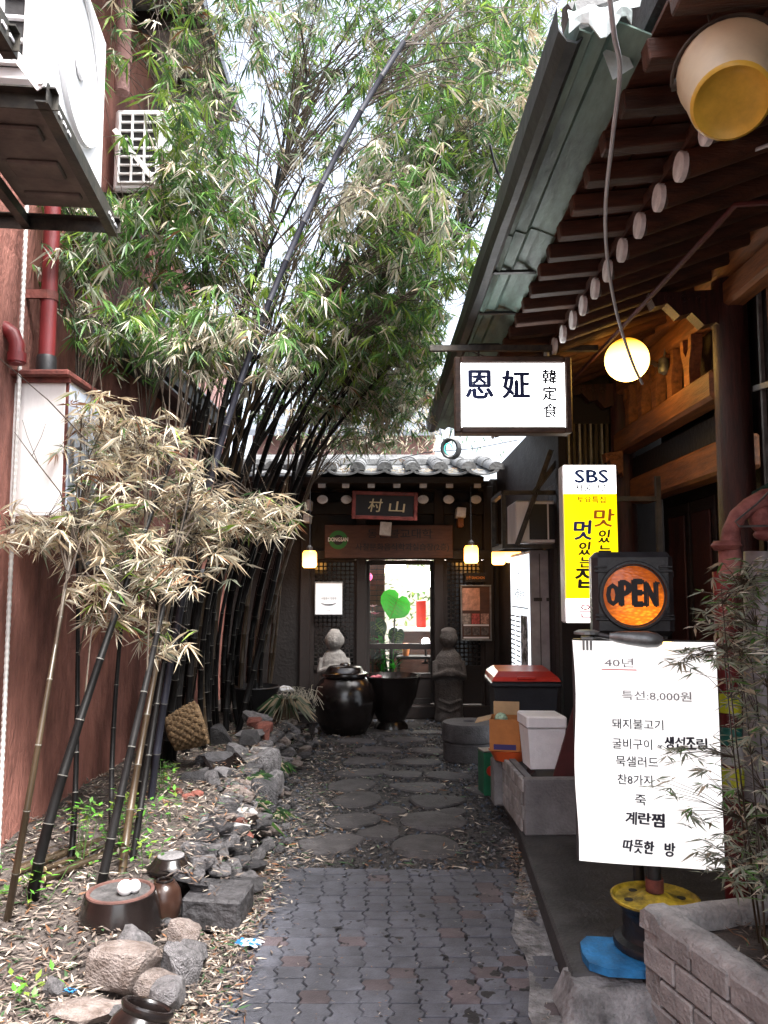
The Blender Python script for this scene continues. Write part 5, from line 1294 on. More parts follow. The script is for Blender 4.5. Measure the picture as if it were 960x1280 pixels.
# red standpipe with tape bands
sp = thing('taped_pipe', 'dark red upright pipe with yellow, green and white tape bands behind the planter', 'pipe', (P(914, 950, 3.45).x, 3.45, .12))
m_ = MB(); m_.tube([(0, 0, 0), (0, 0, 1.55)], .046, 14); part('pipe', m_, M['pipe_red'], sp, 40, local=True)
for py0, py1, k in ((866, 890, 'tape_y'), (908, 930, 'tape_g'), (932, 954, 'tape_w'), (958, 982, 'tape_y')):
    za, zb_ = P(914, py1, 3.45).z - .12, P(914, py0, 3.45).z - .12
    m_ = MB(); m_.lathe((0, 0, za), [(.049, 0), (.049, zb_ - za)], 14); part('tape_band', m_, M[k], sp, 40, local=True)
q0 = V((sp.location.x, 3.45, .12))
def lq(px, py, Y=3.4): return P(px, py, Y) - q0
wp = thing('wrapped_pipe_bend', 'pipe bend wrapped in faded red cloth with a wire loop above the planter leaves', 'pipe', q0 + V((0, 0, 1.55)))
q0 = q0 + V((0, 0, 1.55))
m_ = MB(); pts = [lq(914, 720), lq(912, 690), lq(914, 664), lq(922, 645), lq(936, 634), lq(956, 624), lq(985, 622)]
m_.tube(pts, [.05, .046, .038, .036, .04, .045, .046], 12); m_.lathe(lq(908, 682), [(.05, -.02), (.065, 0), (.05, .02)], 12, RZ(.3)); part('bend', m_, M['pinkwrap'], wp, 60, local=True)
m_ = MB(); m_.sphere(lq(952, 648), (.055, .05, .065), 14, 10); m_.sphere(lq(962, 668), (.07, .05, .03), 12, 8); part('knot', m_, M['pinkwrap'], wp, 60, local=True)
m_ = MB(); m_.tube([lq(975, 600, 3.36), lq(946, 630, 3.34), lq(919, 652, 3.33), lq(924, 658, 3.33), lq(975, 657, 3.33)], .0045, 6); part('wire_loop', m_, M['steel'], wp, local=True)
m_ = MB(); m_.hull([lq(*v, 3.5 + d) for v in ((940, 615), (975, 595), (975, 625), (938, 622)) for d in (0, .06)]); part('green_rag', m_, mat('green_rag', (.02, .06, .045), .8, .4, 20, .3, 40), wp, local=True)
m_ = MB(); m_.tube([P(952, 690, 3.6), P(952, 1000, 3.6)], .075, 16); single('grey_post', m_, mat('grey_sheet_post', (.26, .25, .26), .5, .3, 6, .1, 30, metal=.3), 'smooth grey round post half hidden in the leaves at the right edge', 'post', P(952, 1000, 3.6), 40)

# ================================================================== ROCKERY AND POTS, LEFT
def rock_mesh(seed, m, n=26, flat_=.7):
    r = random.Random(seed); pts = []
    for k in range(n):
        v = V((r.gauss(0, 1), r.gauss(0, 1), r.gauss(0, 1))).normalized()
        e = max(abs(v.x), abs(v.y), abs(v.z)) ; v = v * (1 / e) ** .55
        v *= r.uniform(.86, 1.06); pts.append(V((v.x * .5, v.y * .5, v.z * .5)))
    return mesh('stone', MB().hull(pts), m)
RKM = {k: [rock_mesh(s + 7 * i, M[k]) for s in range(5)] for i, k in enumerate(('stone_g', 'stone_d', 'stone_t', 'stone_w', 'stone_r'))}
def rock_hi(seed, m):
    bm = bmesh.new(); bmesh.ops.create_icosphere(bm, subdivisions=3, radius=.5); r = random.Random(seed); o = V((r.random() * 9, r.random() * 9, r.random() * 9))
    pl = [(V((r.gauss(0, 1), r.gauss(0, 1), r.gauss(0, .8))).normalized(), r.uniform(.26, .40)) for _ in range(12)]
    for v in bm.verts:
        p = v.co.copy(); e = max(abs(p.x), abs(p.y), abs(p.z)) / .5; p = p / e ** .5
        for n_, d_ in pl:
            k = p.dot(n_) - d_
            if k > 0: p -= n_ * k * .92
        p += p.normalized() * (.05 * noise.noise(p * 4 + o) + .03 * noise.noise(p * 11 + o) + .016 * noise.noise(p * 26 + o))
        v.co = p
    me = bpy.data.meshes.new('stone'); bm.to_mesh(me); bm.free(); me.materials.append(m)
    me.polygons.foreach_set('use_smooth', [True] * len(me.polygons)); me.set_sharp_from_angle(angle=rad(24)); return me
RKH = {k: [rock_hi(31 + s_ + 5 * i, M[k]) for s_ in range(4)] for i, k in enumerate(('stone_g', 'stone_d', 'stone_t', 'stone_w', 'stone_r'))}
rk = thing('rockery', 'low rockery of loose rough stones edging the bamboo bed', 'rockery', (-.8, 5, 0))
def rock(px, py, wpx, hpx, kind, z, dep=None, sh=None):
    c = G(px, py, z); Y = c.y; sx = wpx / F * Y; sz = hpx / F * Y * 1.05
    o = link('stone', R.choice((RKH if wpx > 27 else RKM)[kind]), rk, c - WL[rk.name]); o.scale = (sx, dep or (sx * .9), sz); o.rotation_euler = (R.uniform(-.15, .15), R.uniform(-.15, .15), R.uniform(-.5, .5)); return o
for a in [(150, 1218, 96, 66, 'stone_t', .09, .24), (228, 1208, 52, 66, 'stone_g', .08), (205, 1250, 62, 46, 'stone_g', .05), (100, 1268, 130, 52, 'stone_t', .03, .26), (165, 1180, 56, 38, 'stone_g', .10), (228, 1170, 40, 46, 'stone_t', .09), (190, 1232, 60, 40, 'stone_t', .06),
          (240, 1190, 46, 40, 'stone_g', .06), (203, 1078, 34, 28, 'stone_w', .14), (235, 1088, 40, 46, 'stone_g', .12), (262, 1034, 44, 32, 'stone_g', .22), (258, 1062, 44, 42, 'stone_g', .14), (288, 1024, 46, 32, 'stone_g', .22), (300, 1034, 28, 28, 'stone_g', .14), (262, 1088, 34, 36, 'stone_d', .10), (231, 1050, 26, 32, 'stone_r', .16),
          (280, 1045, 40, 26, 'stone_g', .12), (296, 1052, 34, 34, 'stone_g', .07), (290, 1075, 26, 22, 'stone_g', .05), (275, 925, 40, 36, 'stone_d', .32), (268, 953, 50, 34, 'stone_d', .28), (298, 940, 30, 28, 'stone_g', .33), (312, 925, 26, 24, 'stone_d', .36), (330, 960, 44, 48, 'stone_g', .24), (325, 995, 44, 56, 'stone_d', .16), (300, 990, 34, 30, 'stone_d', .22),
          (340, 985, 30, 44, 'stone_g', .14), (285, 968, 36, 24, 'stone_g', .28), (240, 975, 44, 26, 'stone_d', .28), (262, 975, 30, 22, 'stone_g', .28), (235, 997, 16, 10, 'stone_r', .27), (246, 992, 20, 9, 'stone_r', .28), (222, 990, 18, 10, 'stone_r', .28), (330, 910, 26, 16, 'stone_r', .40), (318, 903, 22, 12, 'stone_r', .42), (332, 920, 10, 22, 'stone_r', .36), (312, 917, 44, 14, 'stone_g', .38), (322, 898, 40, 20, 'stone_g', .42),
          (175, 1050, 10, 8, 'stone_w', .18), (66, 1235, 30, 24, 'stone_g', .10), (268, 1120, 24, 18, 'stone_r', .08), (235, 1112, 20, 14, 'stone_r', .08), (288, 1098, 26, 18, 'stone_g', .03), (150, 1265, 30, 24, 'stone_g', .04)]:
    rock(*a)
KIND = ('stone_g', 'stone_d') * 9 + ('stone_t', 'stone_t', 'stone_r', 'stone_w')
ci = 0
for course in range(4):
    y = 3.95
    while y < 8.7:
        L = R.uniform(.07, .22) * (1.05 - .12 * course); ci += 1
        top = bed_h(y) + .05
        z = .015 + (top - .03) * (course + .4) / 3.6
        if R.random() < .88:
            kd = R.choice(KIND) if R.random() < .9 else 'stone_t'
            o = link('stone', R.choice(RKH[kd] if L > .15 else RKM[kd]), rk, V((EDGE(y) + .10 - .06 * course + R.uniform(-.04, .03), y + L / 2, z)) - WL[rk.name])
            o.scale = (R.uniform(.12, .22), L * 1.05, R.uniform(.045, .10)); o.rotation_euler = (R.uniform(-.2, .2), R.uniform(-.25, .25), R.uniform(-.35, .35))
        y += L * .93
for k in range(60):     # loose chips on top and spilled at the foot
    y = R.uniform(3.8, 8.6); s_ = R.uniform(.025, .07); dx = R.choice((-.22, -.12, -.3, .20, .26))
    x = EDGE(y) + dx + R.uniform(-.08, .08); z = (bed_z(x, y) if dx < 0 else .0) + s_ * .3
    o = link('stone', R.choice(RKM[R.choice(KIND)]), rk, V((x, y, z)) - WL[rk.name]); o.scale = (s_ * R.uniform(.8, 1.6), s_ * R.uniform(.8, 1.6), s_ * .7); o.rotation_euler = (R.uniform(-.3, .3), R.uniform(-.3, .3), R.uniform(0, 3))
# curved black roof tiles tucked in the rockery
tm = half_tile(False, L=.26, r=.10); tm.materials[0] = M['onggi']
for k, (px, py, z) in enumerate(((287, 960, .30), (288, 1000, .22), (305, 990, .20))):
    o = link('broken_tile', tm, None, G(px, py, z)); o.rotation_euler = (.2, .1 * k, .5 + .5 * k); o['label'] = ('curved black tile shard wedged high in the rockery stones', 'curved black tile shard lying lowest in the rockery', 'curved black tile shard half buried against the large rockery stone')[k]; o['category'] = 'roof tile'; o['group'] = 'tile shards in the rockery'
# dark rectangular slab
p = G(265, 1165, .0); m_ = MB(); m_.box((0, 0, 0), (.285, .26, .15), b=.012); o = single('stone_slab', m_, M['stone_d'], 'dark square cut stone block beside the path near the two small jars', 'stone block', (G(265, 1150, .06).x, G(265, 1160, .0).y + .08, .075), local=True); o.rotation_euler = (.03, .02, rad(-6))
# upturned pot with white stones
c = G(140, 1165, .10); up = thing('upturned_pot', 'dark glazed pot turned upside down with a clay ring on top', 'pot', (c.x, c.y + .10, .06))
m_ = MB(); m_.lathe((0, 0, 0), [(.19, 0), (.187, .02), (.172, .11), (.155, .172), (.148, .174), (.128, .172), (.05, .169)], 30); part('pot', m_, M['onggi'], up, 50, local=True)
m_ = MB(); m_.lathe((0, 0, .176), [(.150, -.004), (.148, .004), (.134, .005), (.130, -.004)], 30, capb=False, capt=False); part('base_ring', m_, M['clay_rim'], up, 40, local=True)
m_ = MB(); m_.lathe((0, 0, .170), [(.131, 0), (.129, .004), (.06, .006)], 28); part('dusty_base', m_, mat('dusty_dark_base', (.045, .042, .043), .9, .5, 16, .5, 60, col2=(.10, .095, .095)), up, 40, local=True)
sw = MB(); sw.sphere((0, 0, .033), (.036, .03, .034), 14, 10); sw.sphere((.035, .02, .032), (.028, .026, .03), 14, 10)
single('white_stone', sw, M['white_enamel'], 'smooth white heart shaped stone on the upturned pot', 'stone', (up.location.x + .035, up.location.y - .045, up.location.z + .174), 60, local=True)
c = G(200, 1155, .06); sj = thing('small_jar', 'small brown glazed jar with a narrow rim between the pots', 'jar', (c.x, c.y + .06, .04))
m_ = MB(); m_.lathe((0, 0, 0), [(.055, 0), (.075, .05), (.082, .10), (.074, .15), (.058, .175), (.05, .182), (.048, .19), (.030, .19), (.028, .17)], 22, capt=False); part('body', m_, M['onggi_br'], sj, 50, local=True)
m_ = MB(); m_.tube([(.034 * math.cos(a), .034 * math.sin(a), .192) for a in [2 * PI * k / 16 for k in range(17)]], .008, 6); part('rim', m_, M['onggi'], sj, 40, local=True)
c = G(207, 1125, .1); lj = thing('lidded_jar', 'squat black lidded jar behind the small brown jar', 'jar', (c.x, c.y + .08, .06))
m_ = MB(); m_.lathe((0, 0, 0), [(.08, 0), (.105, .06), (.112, .11), (.10, .15), (.09, .16)], 24); part('body', m_, M['onggi'], lj, 50, local=True)
m_ = MB(); m_.lathe((0, 0, .16), [(.115, 0), (.116, .012), (.10, .022), (.085, .04), (.075, .055), (.068, .06)], 24); part('lid', m_, M['onggi'], lj, 40, local=True)
m_ = MB(); m_.lathe((0, 0, .221), [(.066, 0), (.064, .004)], 20); part('knob_disc', m_, M['stone_g'], lj, local=True)
for sx in (-1, 1):
    m_ = MB(); m_.tube([(sx * .10, -.02, .12), (sx * .135, -.02, .13), (sx * .14, -.02, .10), (sx * .108, -.02, .07)], .01, 6); part('handle', m_, M['onggi'], lj, 40, local=True)
c = G(160, 1322, .06); bj = thing('broken_jar', 'toppled brown jar with an open glossy rim at the bottom edge', 'jar', (c.x, c.y - .02, .03))
Rb = RX(rad(-18)) @ RY(rad(16))
m_ = MB(); m_.lathe((0, 0, 0), [(.06, -.02), (.10, .04), (.115, .09), (.10, .14), (.082, .165), (.09, .18), (.088, .188), (.074, .186), (.07, .165), (.085, .13)], 26, Rb, capt=False); part('body', m_, M['onggi'], bj, 50, local=True)
m_ = MB(); m_.tube([Rb @ V((.083 * math.cos(a), .083 * math.sin(a), .186)) for a in [2 * PI * k / 20 for k in range(21)]], .010, 7); part('rim', m_, M['onggi'], bj, 50, local=True)
# cut bamboo pieces by the wall
lg_ = thing('bamboo_offcuts', 'short bundle of cut bamboo lengths with pale ends lying by the wall', 'bamboo bundle', G(70, 1090, .2))
for (px, py, ln, r) in ((24, 1088, .5, .02), (55, 1098, .45, .02), (32, 1073, .5, .014), (57, 1086, .5, .013), (20, 1085, .4, .012)):
    a = G(px, py, .22); d = V((.55, .8, .05)).normalized(); m_ = MB(); m_.tube([a, a + d * ln * .4, a + d * ln], r, 9); o = part('bamboo_length', m_, M['culm_b'], lg_, 40)
    m_ = MB(); m_.lathe(a - d * .002, [(r * .97, 0), (r * .97, .003), (r * .45, .004)], 10, d.to_track_quat('Z', 'Y').to_matrix().to_3x3() @ RX(PI)); part('cut_end', m_, M['log_end'], o)
# straw basket
bc = P(233, 910, 6.0); bs_ = thing('straw_basket', 'brown woven straw basket tipped on its side among the bamboo culms', 'basket', bc)
Rb = RZ(.5) @ RY(rad(70)) @ RX(.2) @ Matrix.Scale(.84, 3)
prof = [(.03, -.17), (.10, -.16)] + [(.125 + .045 * math.sin(min(1, k / 9) * 1.6) + (.006 if k % 2 else -.004), -.14 + .03 * k) for k in range(10)] + [(.15, .16), (.13, .14)]
m_ = MB(); m_.lathe((0, 0, 0), prof, 22, Rb, jit=.03, capt=False); part('weave', m_, M['straw'], bs_, 20, local=True)
m_ = MB()
for k in range(14):
    for j in range(9):
        a = 2 * PI * (k + .5 * (j % 2)) / 14; zz_ = -.13 + .032 * j; r_ = .135 + .045 * math.sin(min(1, j / 9) * 1.6)
        m_.sphere(Rb @ V((r_ * math.cos(a), r_ * math.sin(a), zz_)), (.02, .02, .02), 5, 4)
o = part('plait', m_, M['straw'], bs_, 40, local=True); o['kind'] = 'stuff'
# tub, crate and stand at the far end of the bed
c = P(318, 880, 8.4); tubx = thing('black_tub', 'black plastic planting tub between culms at the far end of the bed', 'tub', (c.x, 8.4, .32))
m_ = MB(); m_.lathe((0, 0, 0), [(.20, 0), (.25, .24), (.265, .26), (.25, .27), (.23, .22)], 20); part('tub', m_, M['black'], tubx, 40, local=True)
c = P(358, 885, 8.1); pt = thing('grass_pot', 'old wooden pot with trailing grass at the end of the rockery', 'planter', (c.x, 8.1, .25))
m_ = MB(); m_.lathe((0, 0, 0), [(.10, 0), (.135, .26), (.12, .26), (.11, .22)], 10); part('pot', m_, M['culm_b'], pt, 30, local=True)
m_ = MB()
for k in range(160):
    a = R.uniform(0, 6.28); d = V((math.cos(a), math.sin(a), R.uniform(.1, 1.4))).normalized(); m_.leaf(V((.06 * math.cos(a), .06 * math.sin(a), .24)), d, V((-math.sin(a), math.cos(a), 0)), R.uniform(.14, .3), .012, R.choice((0, 1, 2)), .9)
part('grass', m_, [M['leaf_d'], M['leaf_s'], M['leaf_t']], pt, local=True, recalc=False, stuff=True)
c = P(376, 900, 8.3); cr_ = thing('wooden_crate', 'dark slatted wooden crate with dry stems at the end of the bed', 'crate', (c.x, 8.3, .0))
for k in range(4):
    m_ = MB(); m_.box((0, -.15, .06 + .115 * k), (.26, .016, .085), RY(.02 * (k - 2)), b=.003); part('slat', m_, M['wood_dark'], cr_, local=True)
    m_ = MB(); m_.box((.13, 0, .06 + .115 * k), (.016, .28, .085), b=.003); part('slat', m_, M['wood_dark'], cr_, local=True)
for sx in (-1, 1):
    m_ = MB(); m_.box((sx * .115, -.13, .24), (.03, .03, .48)); part('post', m_, M['wood_black'], cr_, local=True)
m_ = MB()
for k in range(60):
    a = R.uniform(0, 6.28); q = V((R.uniform(-.12, .12), R.uniform(-.12, .12), .4)); e = q + V((.14 * math.cos(a), .1 * math.sin(a) - .05, R.uniform(-.05, .2))); m_.tube([q, (q + e) / 2 + V((0, 0, .1)), e], .003, 3)
part('dry_stems', m_, M['leaf_w'], cr_, local=True, recalc=False, stuff=True)
wb_ = MB(); wb_.hull([P(356, 862, 8.6) + V((R.uniform(-.12, .12), R.uniform(-.08, .08), R.uniform(-.03, .04))) for k in range(16)]); single('white_bag', wb_, M['white_enamel'], 'crumpled white plastic bag behind the grass pot', 'bag', P(356, 866, 8.6))
# litter wrappers
def wrapper(px, py, z, s, m, name, label, m2=None):
    c = G(px, py, z); mb = MB(); rr = random.Random(px); vs = []
    for j in range(5):
        for i in range(7): vs.append(V(((i / 6 - .5) * s * (1 - .35 * (j % 2) * (i / 6)), (j / 4 - .5) * s * .55, .5 * s * .16 * rr.random())))
    k = len(vs); vs += [v + V((0, 0, .003)) for v in vs]
    fs = [(j * 7 + i, j * 7 + i + 1, (j + 1) * 7 + i + 1, (j + 1) * 7 + i) for j in range(4) for i in range(6)]
    for f in list(fs): fs.append(tuple(k + q for q in f))
    mb.add(vs, fs); mb.m = [1 if (m2 and rr.random() < .35) else 0 for _ in fs]
    o = single(name, mb, [m] + ([m2] if m2 else []), label, 'litter', c, None, local=True); o.rotation_euler = (0, 0, rad(-20)); return o
wrapper(312, 1180, .02, .12, M['white_enamel'], 'plastic_wrapper', 'crumpled white and blue wrapper on the leaf litter by the dark slab', M['bluepl'])
wrapper(88, 1239, .10, .05, M['bluepl'], 'plastic_scrap', 'tiny blue scrap of plastic on the soil at lower left', M['black'])

# ================================================================== LEAF LITTER, GRAVEL
gm = MB()
for k in range(6500):
    y = 4.72 + (10 - 4.72) * R.random() ** 1.4; x = R.uniform(-.95, 1.05)
    if abs(x + .02) < .52 and R.random() < .25: continue
    s = R.uniform(.008, .022) * (1 + .1 * (y - 4.7)); c = V((x, y, path_z(x, y) + s * .25)); a = R.random() * 6
    e = [c + V((s * math.cos(a + q * 2.1) * R.uniform(.6, 1), s * math.sin(a + q * 2.1) * R.uniform(.6, 1), R.uniform(-.2, .2) * s)) for q in range(3)]
    gm.add(e + [c + V((0, 0, s * .6)), c - V((0, 0, s * .5))], [(0, 1, 3), (1, 2, 3), (2, 0, 3), (0, 4, 1), (1, 4, 2), (2, 4, 0)], R.choice((0, 0, 0, 1, 1, 2)))
structure('gravel', gm, [M['stone_d'], M['stone_g'], flat('blue_grey_chip', (.05, .065, .09))], 'stuff', recalc=False)
LITM = LEAFM + [mat('litter_tan', (.17, .135, .112), .85, .4, 5, 0), mat('litter_brown', (.075, .056, .048), .9, .4, 5, 0), mat('litter_pale', (.38, .33, .27), .8, .3, 5, 0)]
lm = MB()
def litter(n, fx, fy, fz, L0, L1, mats, flatn=.25):
    for k in range(n):
        y = fy(); x = fx(y); a = R.random() * 6.28; d = V((math.cos(a), math.sin(a), R.uniform(-.1, flatn))).normalized()
        sd_ = (d.cross(V((R.uniform(-.5, .5), R.uniform(-.5, .5), 1)))).normalized(); L = R.uniform(L0, L1)
        lm.leaf(V((x, y, fz(x, y) + R.uniform(.004, .022))), d, sd_, L, L * R.uniform(.12, .22), R.choice(mats), .05)
TM = (7, 7, 7, 7, 8, 8, 8, 5, 1, 9, 9)
pz = lambda x, y: .006
litter(4200, lambda y: -.60 - .22 * R.random() - .05 + abs(R.gauss(0, .07)), lambda: R.uniform(2.6, 4.8), pz, .02, .07, TM)
litter(420, lambda y: R.uniform(-.6, .72), lambda: R.uniform(2.6, 4.72), pz, .006, .028, (7, 8, 5, 9), .05)
litter(3600, lambda y: R.choice((R.uniform(-.9, -.3), R.uniform(-.75, -.4), R.uniform(.3, .95), R.uniform(-.5, .5))), lambda: 4.66 + 4.8 * R.random() ** 1.3, lambda x, y: path_z(x, y) + .005, .025, .085, TM)
litter(420, lambda y: kl(y) - abs(R.gauss(0, .05)), lambda: R.uniform(4.0, 5.2), pz, .02, .06, TM)
litter(17000, lambda y: R.uniform(-2.0, EDGE(y) + .05), lambda: 2.3 + 6.5 * R.random() ** 1.2, bed_z, .02, .075, TM, .4)
litter(1500, lambda y: EDGE(y) + R.uniform(-.15, .14), lambda: R.uniform(3.9, 8.5), lambda x, y: .05 + bed_h(y) * min(1, max(0, (EDGE(y) + .17 - x) / .2)), .02, .07, TM, .4)
structure('leaf_litter', lm, LITM, 'stuff', recalc=False)
pl = MB()
for k in range(700):
    u, v = R.uniform(.12, .8), R.uniform(-1.2, -.08); a = R.random() * 6.28; d = V((math.cos(a), math.sin(a), R.uniform(-.1, .5))).normalized()
    pl.leaf(V((u, v, Hn - .04)), d, d.cross(V((.2, .1, 1))).normalized(), R.uniform(.03, .08), .010, R.choice(TM))
part('dry_leaf_cover', pl, LITM, bpn, local=True, recalc=False, stuff=True)
# weeds: small bright plants
for k, (px, py, n, hgt) in enumerate(((98, 1082, 60, .30), (150, 1075, 70, .26), (205, 1010, 46, .2), (10, 1118, 26, .18), (40, 1120, 22, .16), (160, 1060, 60, .24), (195, 985, 24, .16), (213, 1040, 20, .14), (48, 1200, 12, .08), (15, 1205, 10, .08), (180, 1092, 30, .15))):
    c = G(px, py, .2); c.z = bed_z(c.x, c.y)
    t = thing('weed', ('bright green weed shooting up beside the leaning thick culm', 'largest green weed clump between the culms behind the upturned pot', 'green weed below the basket among stones', 'pale green sprout at the left edge under the wall', 'low sprout beside the cut bamboo lengths', 'leafy weed just behind the largest clump', 'small weed close under the straw basket', 'small weed next to the reddish rockery stone', 'tiny sprout on bare soil near the blue scrap', 'tiny sprout on soil at the left edge', 'weed growing beside the lidded black jar')[k], 'weed', c, 0, 'weeds in the bamboo bed')
    m = MB(); 
    for j in range(int(n * 1.0)):
        q = V((R.gauss(0, .065), R.gauss(0, .05), R.uniform(.02, hgt))); d = V((R.uniform(-1, 1), R.uniform(-1, 1), R.uniform(-.2, .6))).normalized()
        m.leaf(q, d, d.cross(V((.1, .1, 1))).normalized(), R.uniform(.035, .06), .022, R.choice((0, 2, 7, 7)))
        if j % 8 == 0: m.tube([(q.x * .4, q.y * .4, 0), q], .0018, 3)
    part('leaves', m, LEAFM + [M['weed']], t, local=True, recalc=False, stuff=True)
# grass tufts hanging from the rockery
for k, (px, py, z) in enumerate(((318, 970, .28), (320, 1020, .12), (345, 955, .2), (345, 1015, .05), (318, 1000, .2))):
    c = G(px, py, z); t = thing('grass_tuft', ('grass tuft hanging over the tall rockery stone', 'grass tuft at the foot of the rockery beside tile shard', 'grass tuft high on the far rockery edge', 'grass tuft sprouting from gravel below the rockery', 'grass tuft growing between two tile shards')[k], 'grass tuft', c, 0, 'grass tufts in the rockery')
    m = MB()
    for j in range(46):
        a = R.uniform(0, 6.28); d = V((math.cos(a), math.sin(a) - .5, R.uniform(0, 1.0))).normalized(); m.leaf(V((R.gauss(0, .04), R.gauss(0, .04), 0)), d, V((-math.sin(a), math.cos(a), .1)), R.uniform(.07, .17), .009, R.choice((1, 1, 0, 4)), .8)
    part('blades', m, LEAFM, t, local=True, recalc=False, stuff=True)

# ================================================================== BAMBOO
culms = []
def bez(a, b, c, t): return a * (1 - t) ** 2 + b * 2 * t * (1 - t) + c * t * t
def bamboo(base, mid, top, r, kind, label, group=None):
    ctrl = mid * 2 - (base + top) * .5
    t = thing('bamboo', label, 'bamboo', base, 0, group)
    L = (base - mid).length + (mid - top).length
    n = max(6, int(L / .27)); pts = []; rs = []; ms = []
    for k in range(n + 1):
        u = k / n; p = bez(base, ctrl, top, u); rr = r * (1 - .72 * u ** 1.6) if kind != 'culm_l' else r * (1 - .25 * u)
        d = (bez(base, ctrl, top, min(1, u + .01)) - bez(base, ctrl, top, max(0, u - .01))).normalized()
        if 0 < k < n:
            for off, f in ((-.008, 1), (-.002, 1.10), (.002, 1.10), (.008, .98)): pts.append(p + d * off); rs.append(rr * f)
            ms += [0, 1, 0, 0]
        else:
            pts.append(p); rs.append(rr); ms.append(0)
    m = MB(); m.tube(pts, rs, 8, mats=ms[:len(pts) - 1] + [0])
    part('culm', m, [M[kind], M['node']], t, 50)
    culms.append(dict(t=t, base=base, ctrl=ctrl, top=top, cl=[], r=r))
    return t
def bed_pt(px, py):
    c = G(px, py, .2)
    for _ in range(3): c = G(px, py, bed_z(c.x, c.y))
    return c - V((0, 0, .03))
GRP = 'dark bamboo culms of the dense clump'
def bb_(b, m, tp, r, kind, label, group=GRP):
    B = bed_pt(*b); return bamboo(B, P(m[0], m[1], m[2]), P(tp[0], tp[1], tp[2]), r, kind, label, group)
bb_((8, 1150), (55, 890, 3.6), (98, 640, 4.3), .017, 'culm_b', 'thin brownish bamboo culm nearest the left edge with pale nodes', GRP)
bb_((42, 1122), (100, 900, 3.95), (240, 505, 4.9), .028, 'culm', 'thick black culm leaning right across the red wall, second from the left edge', GRP)
bb_((84, 1085), (97, 850, 4.45), (94, 300, 4.9), .017, 'culm', 'straight upright black culm against the red wall', GRP)
bb_((124, 1112), (172, 900, 4.1), (250, 560, 4.8), .024, 'culm', 'black culm rising from behind the upturned pot', GRP)
bb_((152, 1092), (190, 860, 4.4), (262, 520, 5.0), .021, 'culm_b', 'olive brown culm beside the green weeds', GRP)
bb_((188, 1000), (300, 478, 4.95), (505, 52, 4.75), .024, 'culm_l', 'big waxy blue grey culm slanting up to the right through the leaves', GRP)
bb_((196, 960), (240, 680, 6.0), (385, 90, 6.2), .040, 'culm', 'tall thick black culm standing left of the big blue grey one against the sky', GRP)
shared = 'dark bamboo culm of the dense clump leaning over the alley'
RB = random.Random(5)
defs = [((215, 950), (246, 690, 6.2), (300, 420, 6.2), .034), ((232, 905), (262, 640, 6.9), (375, 300, 6.6), .032), ((262, 893), (282, 640, 7.2), (380, 30, 6.8), .036), ((280, 890), (318, 610, 7.2), (470, 262, 6.6), .034), ((296, 888), (340, 610, 7.3), (520, 290, 6.8), .034),
        ((312, 885), (368, 610, 7.3), (600, 275, 6.6), .032), ((250, 890), (270, 700, 7.1), (330, 130, 7.0), .030), ((205, 950), (232, 740, 5.9), (262, 470, 6.0), .030), ((172, 1010), (212, 800, 5.1), (285, 520, 5.4), .022), ((165, 1075), (196, 880, 4.5), (225, 700, 4.8), .018), ((140, 1050), (150, 800, 4.9), (190, 480, 5.2), .016)]
near = {172: 'slim black culm standing just left of the straw basket', 165: 'slim black culm rising from the weeds right of the olive brown culm', 140: 'slim black culm between the red wall and the culm behind the upturned pot'}
for b, m, tp, r in defs: bb_(b, m, tp, r, 'culm', near.get(b[0], shared))
for k in range(38):
    bx = RB.uniform(196, 335); by = 955 - (bx - 196) * .5 + RB.uniform(-12, 12)
    mxp = bx + RB.uniform(5, 60); my = RB.uniform(600, 680); tx = mxp + RB.uniform(20, 230); ty = RB.uniform(180, 460)
    B = bed_pt(bx, max(882, by)); yy = B.y
    bb_((bx, max(882, by)), (mxp, my, yy - RB.uniform(0, .4)), (tx, ty, yy - RB.uniform(.2, 1.4)), RB.uniform(.015, .030), RB.choice(('culm', 'culm', 'culm', 'culm_b')), shared)

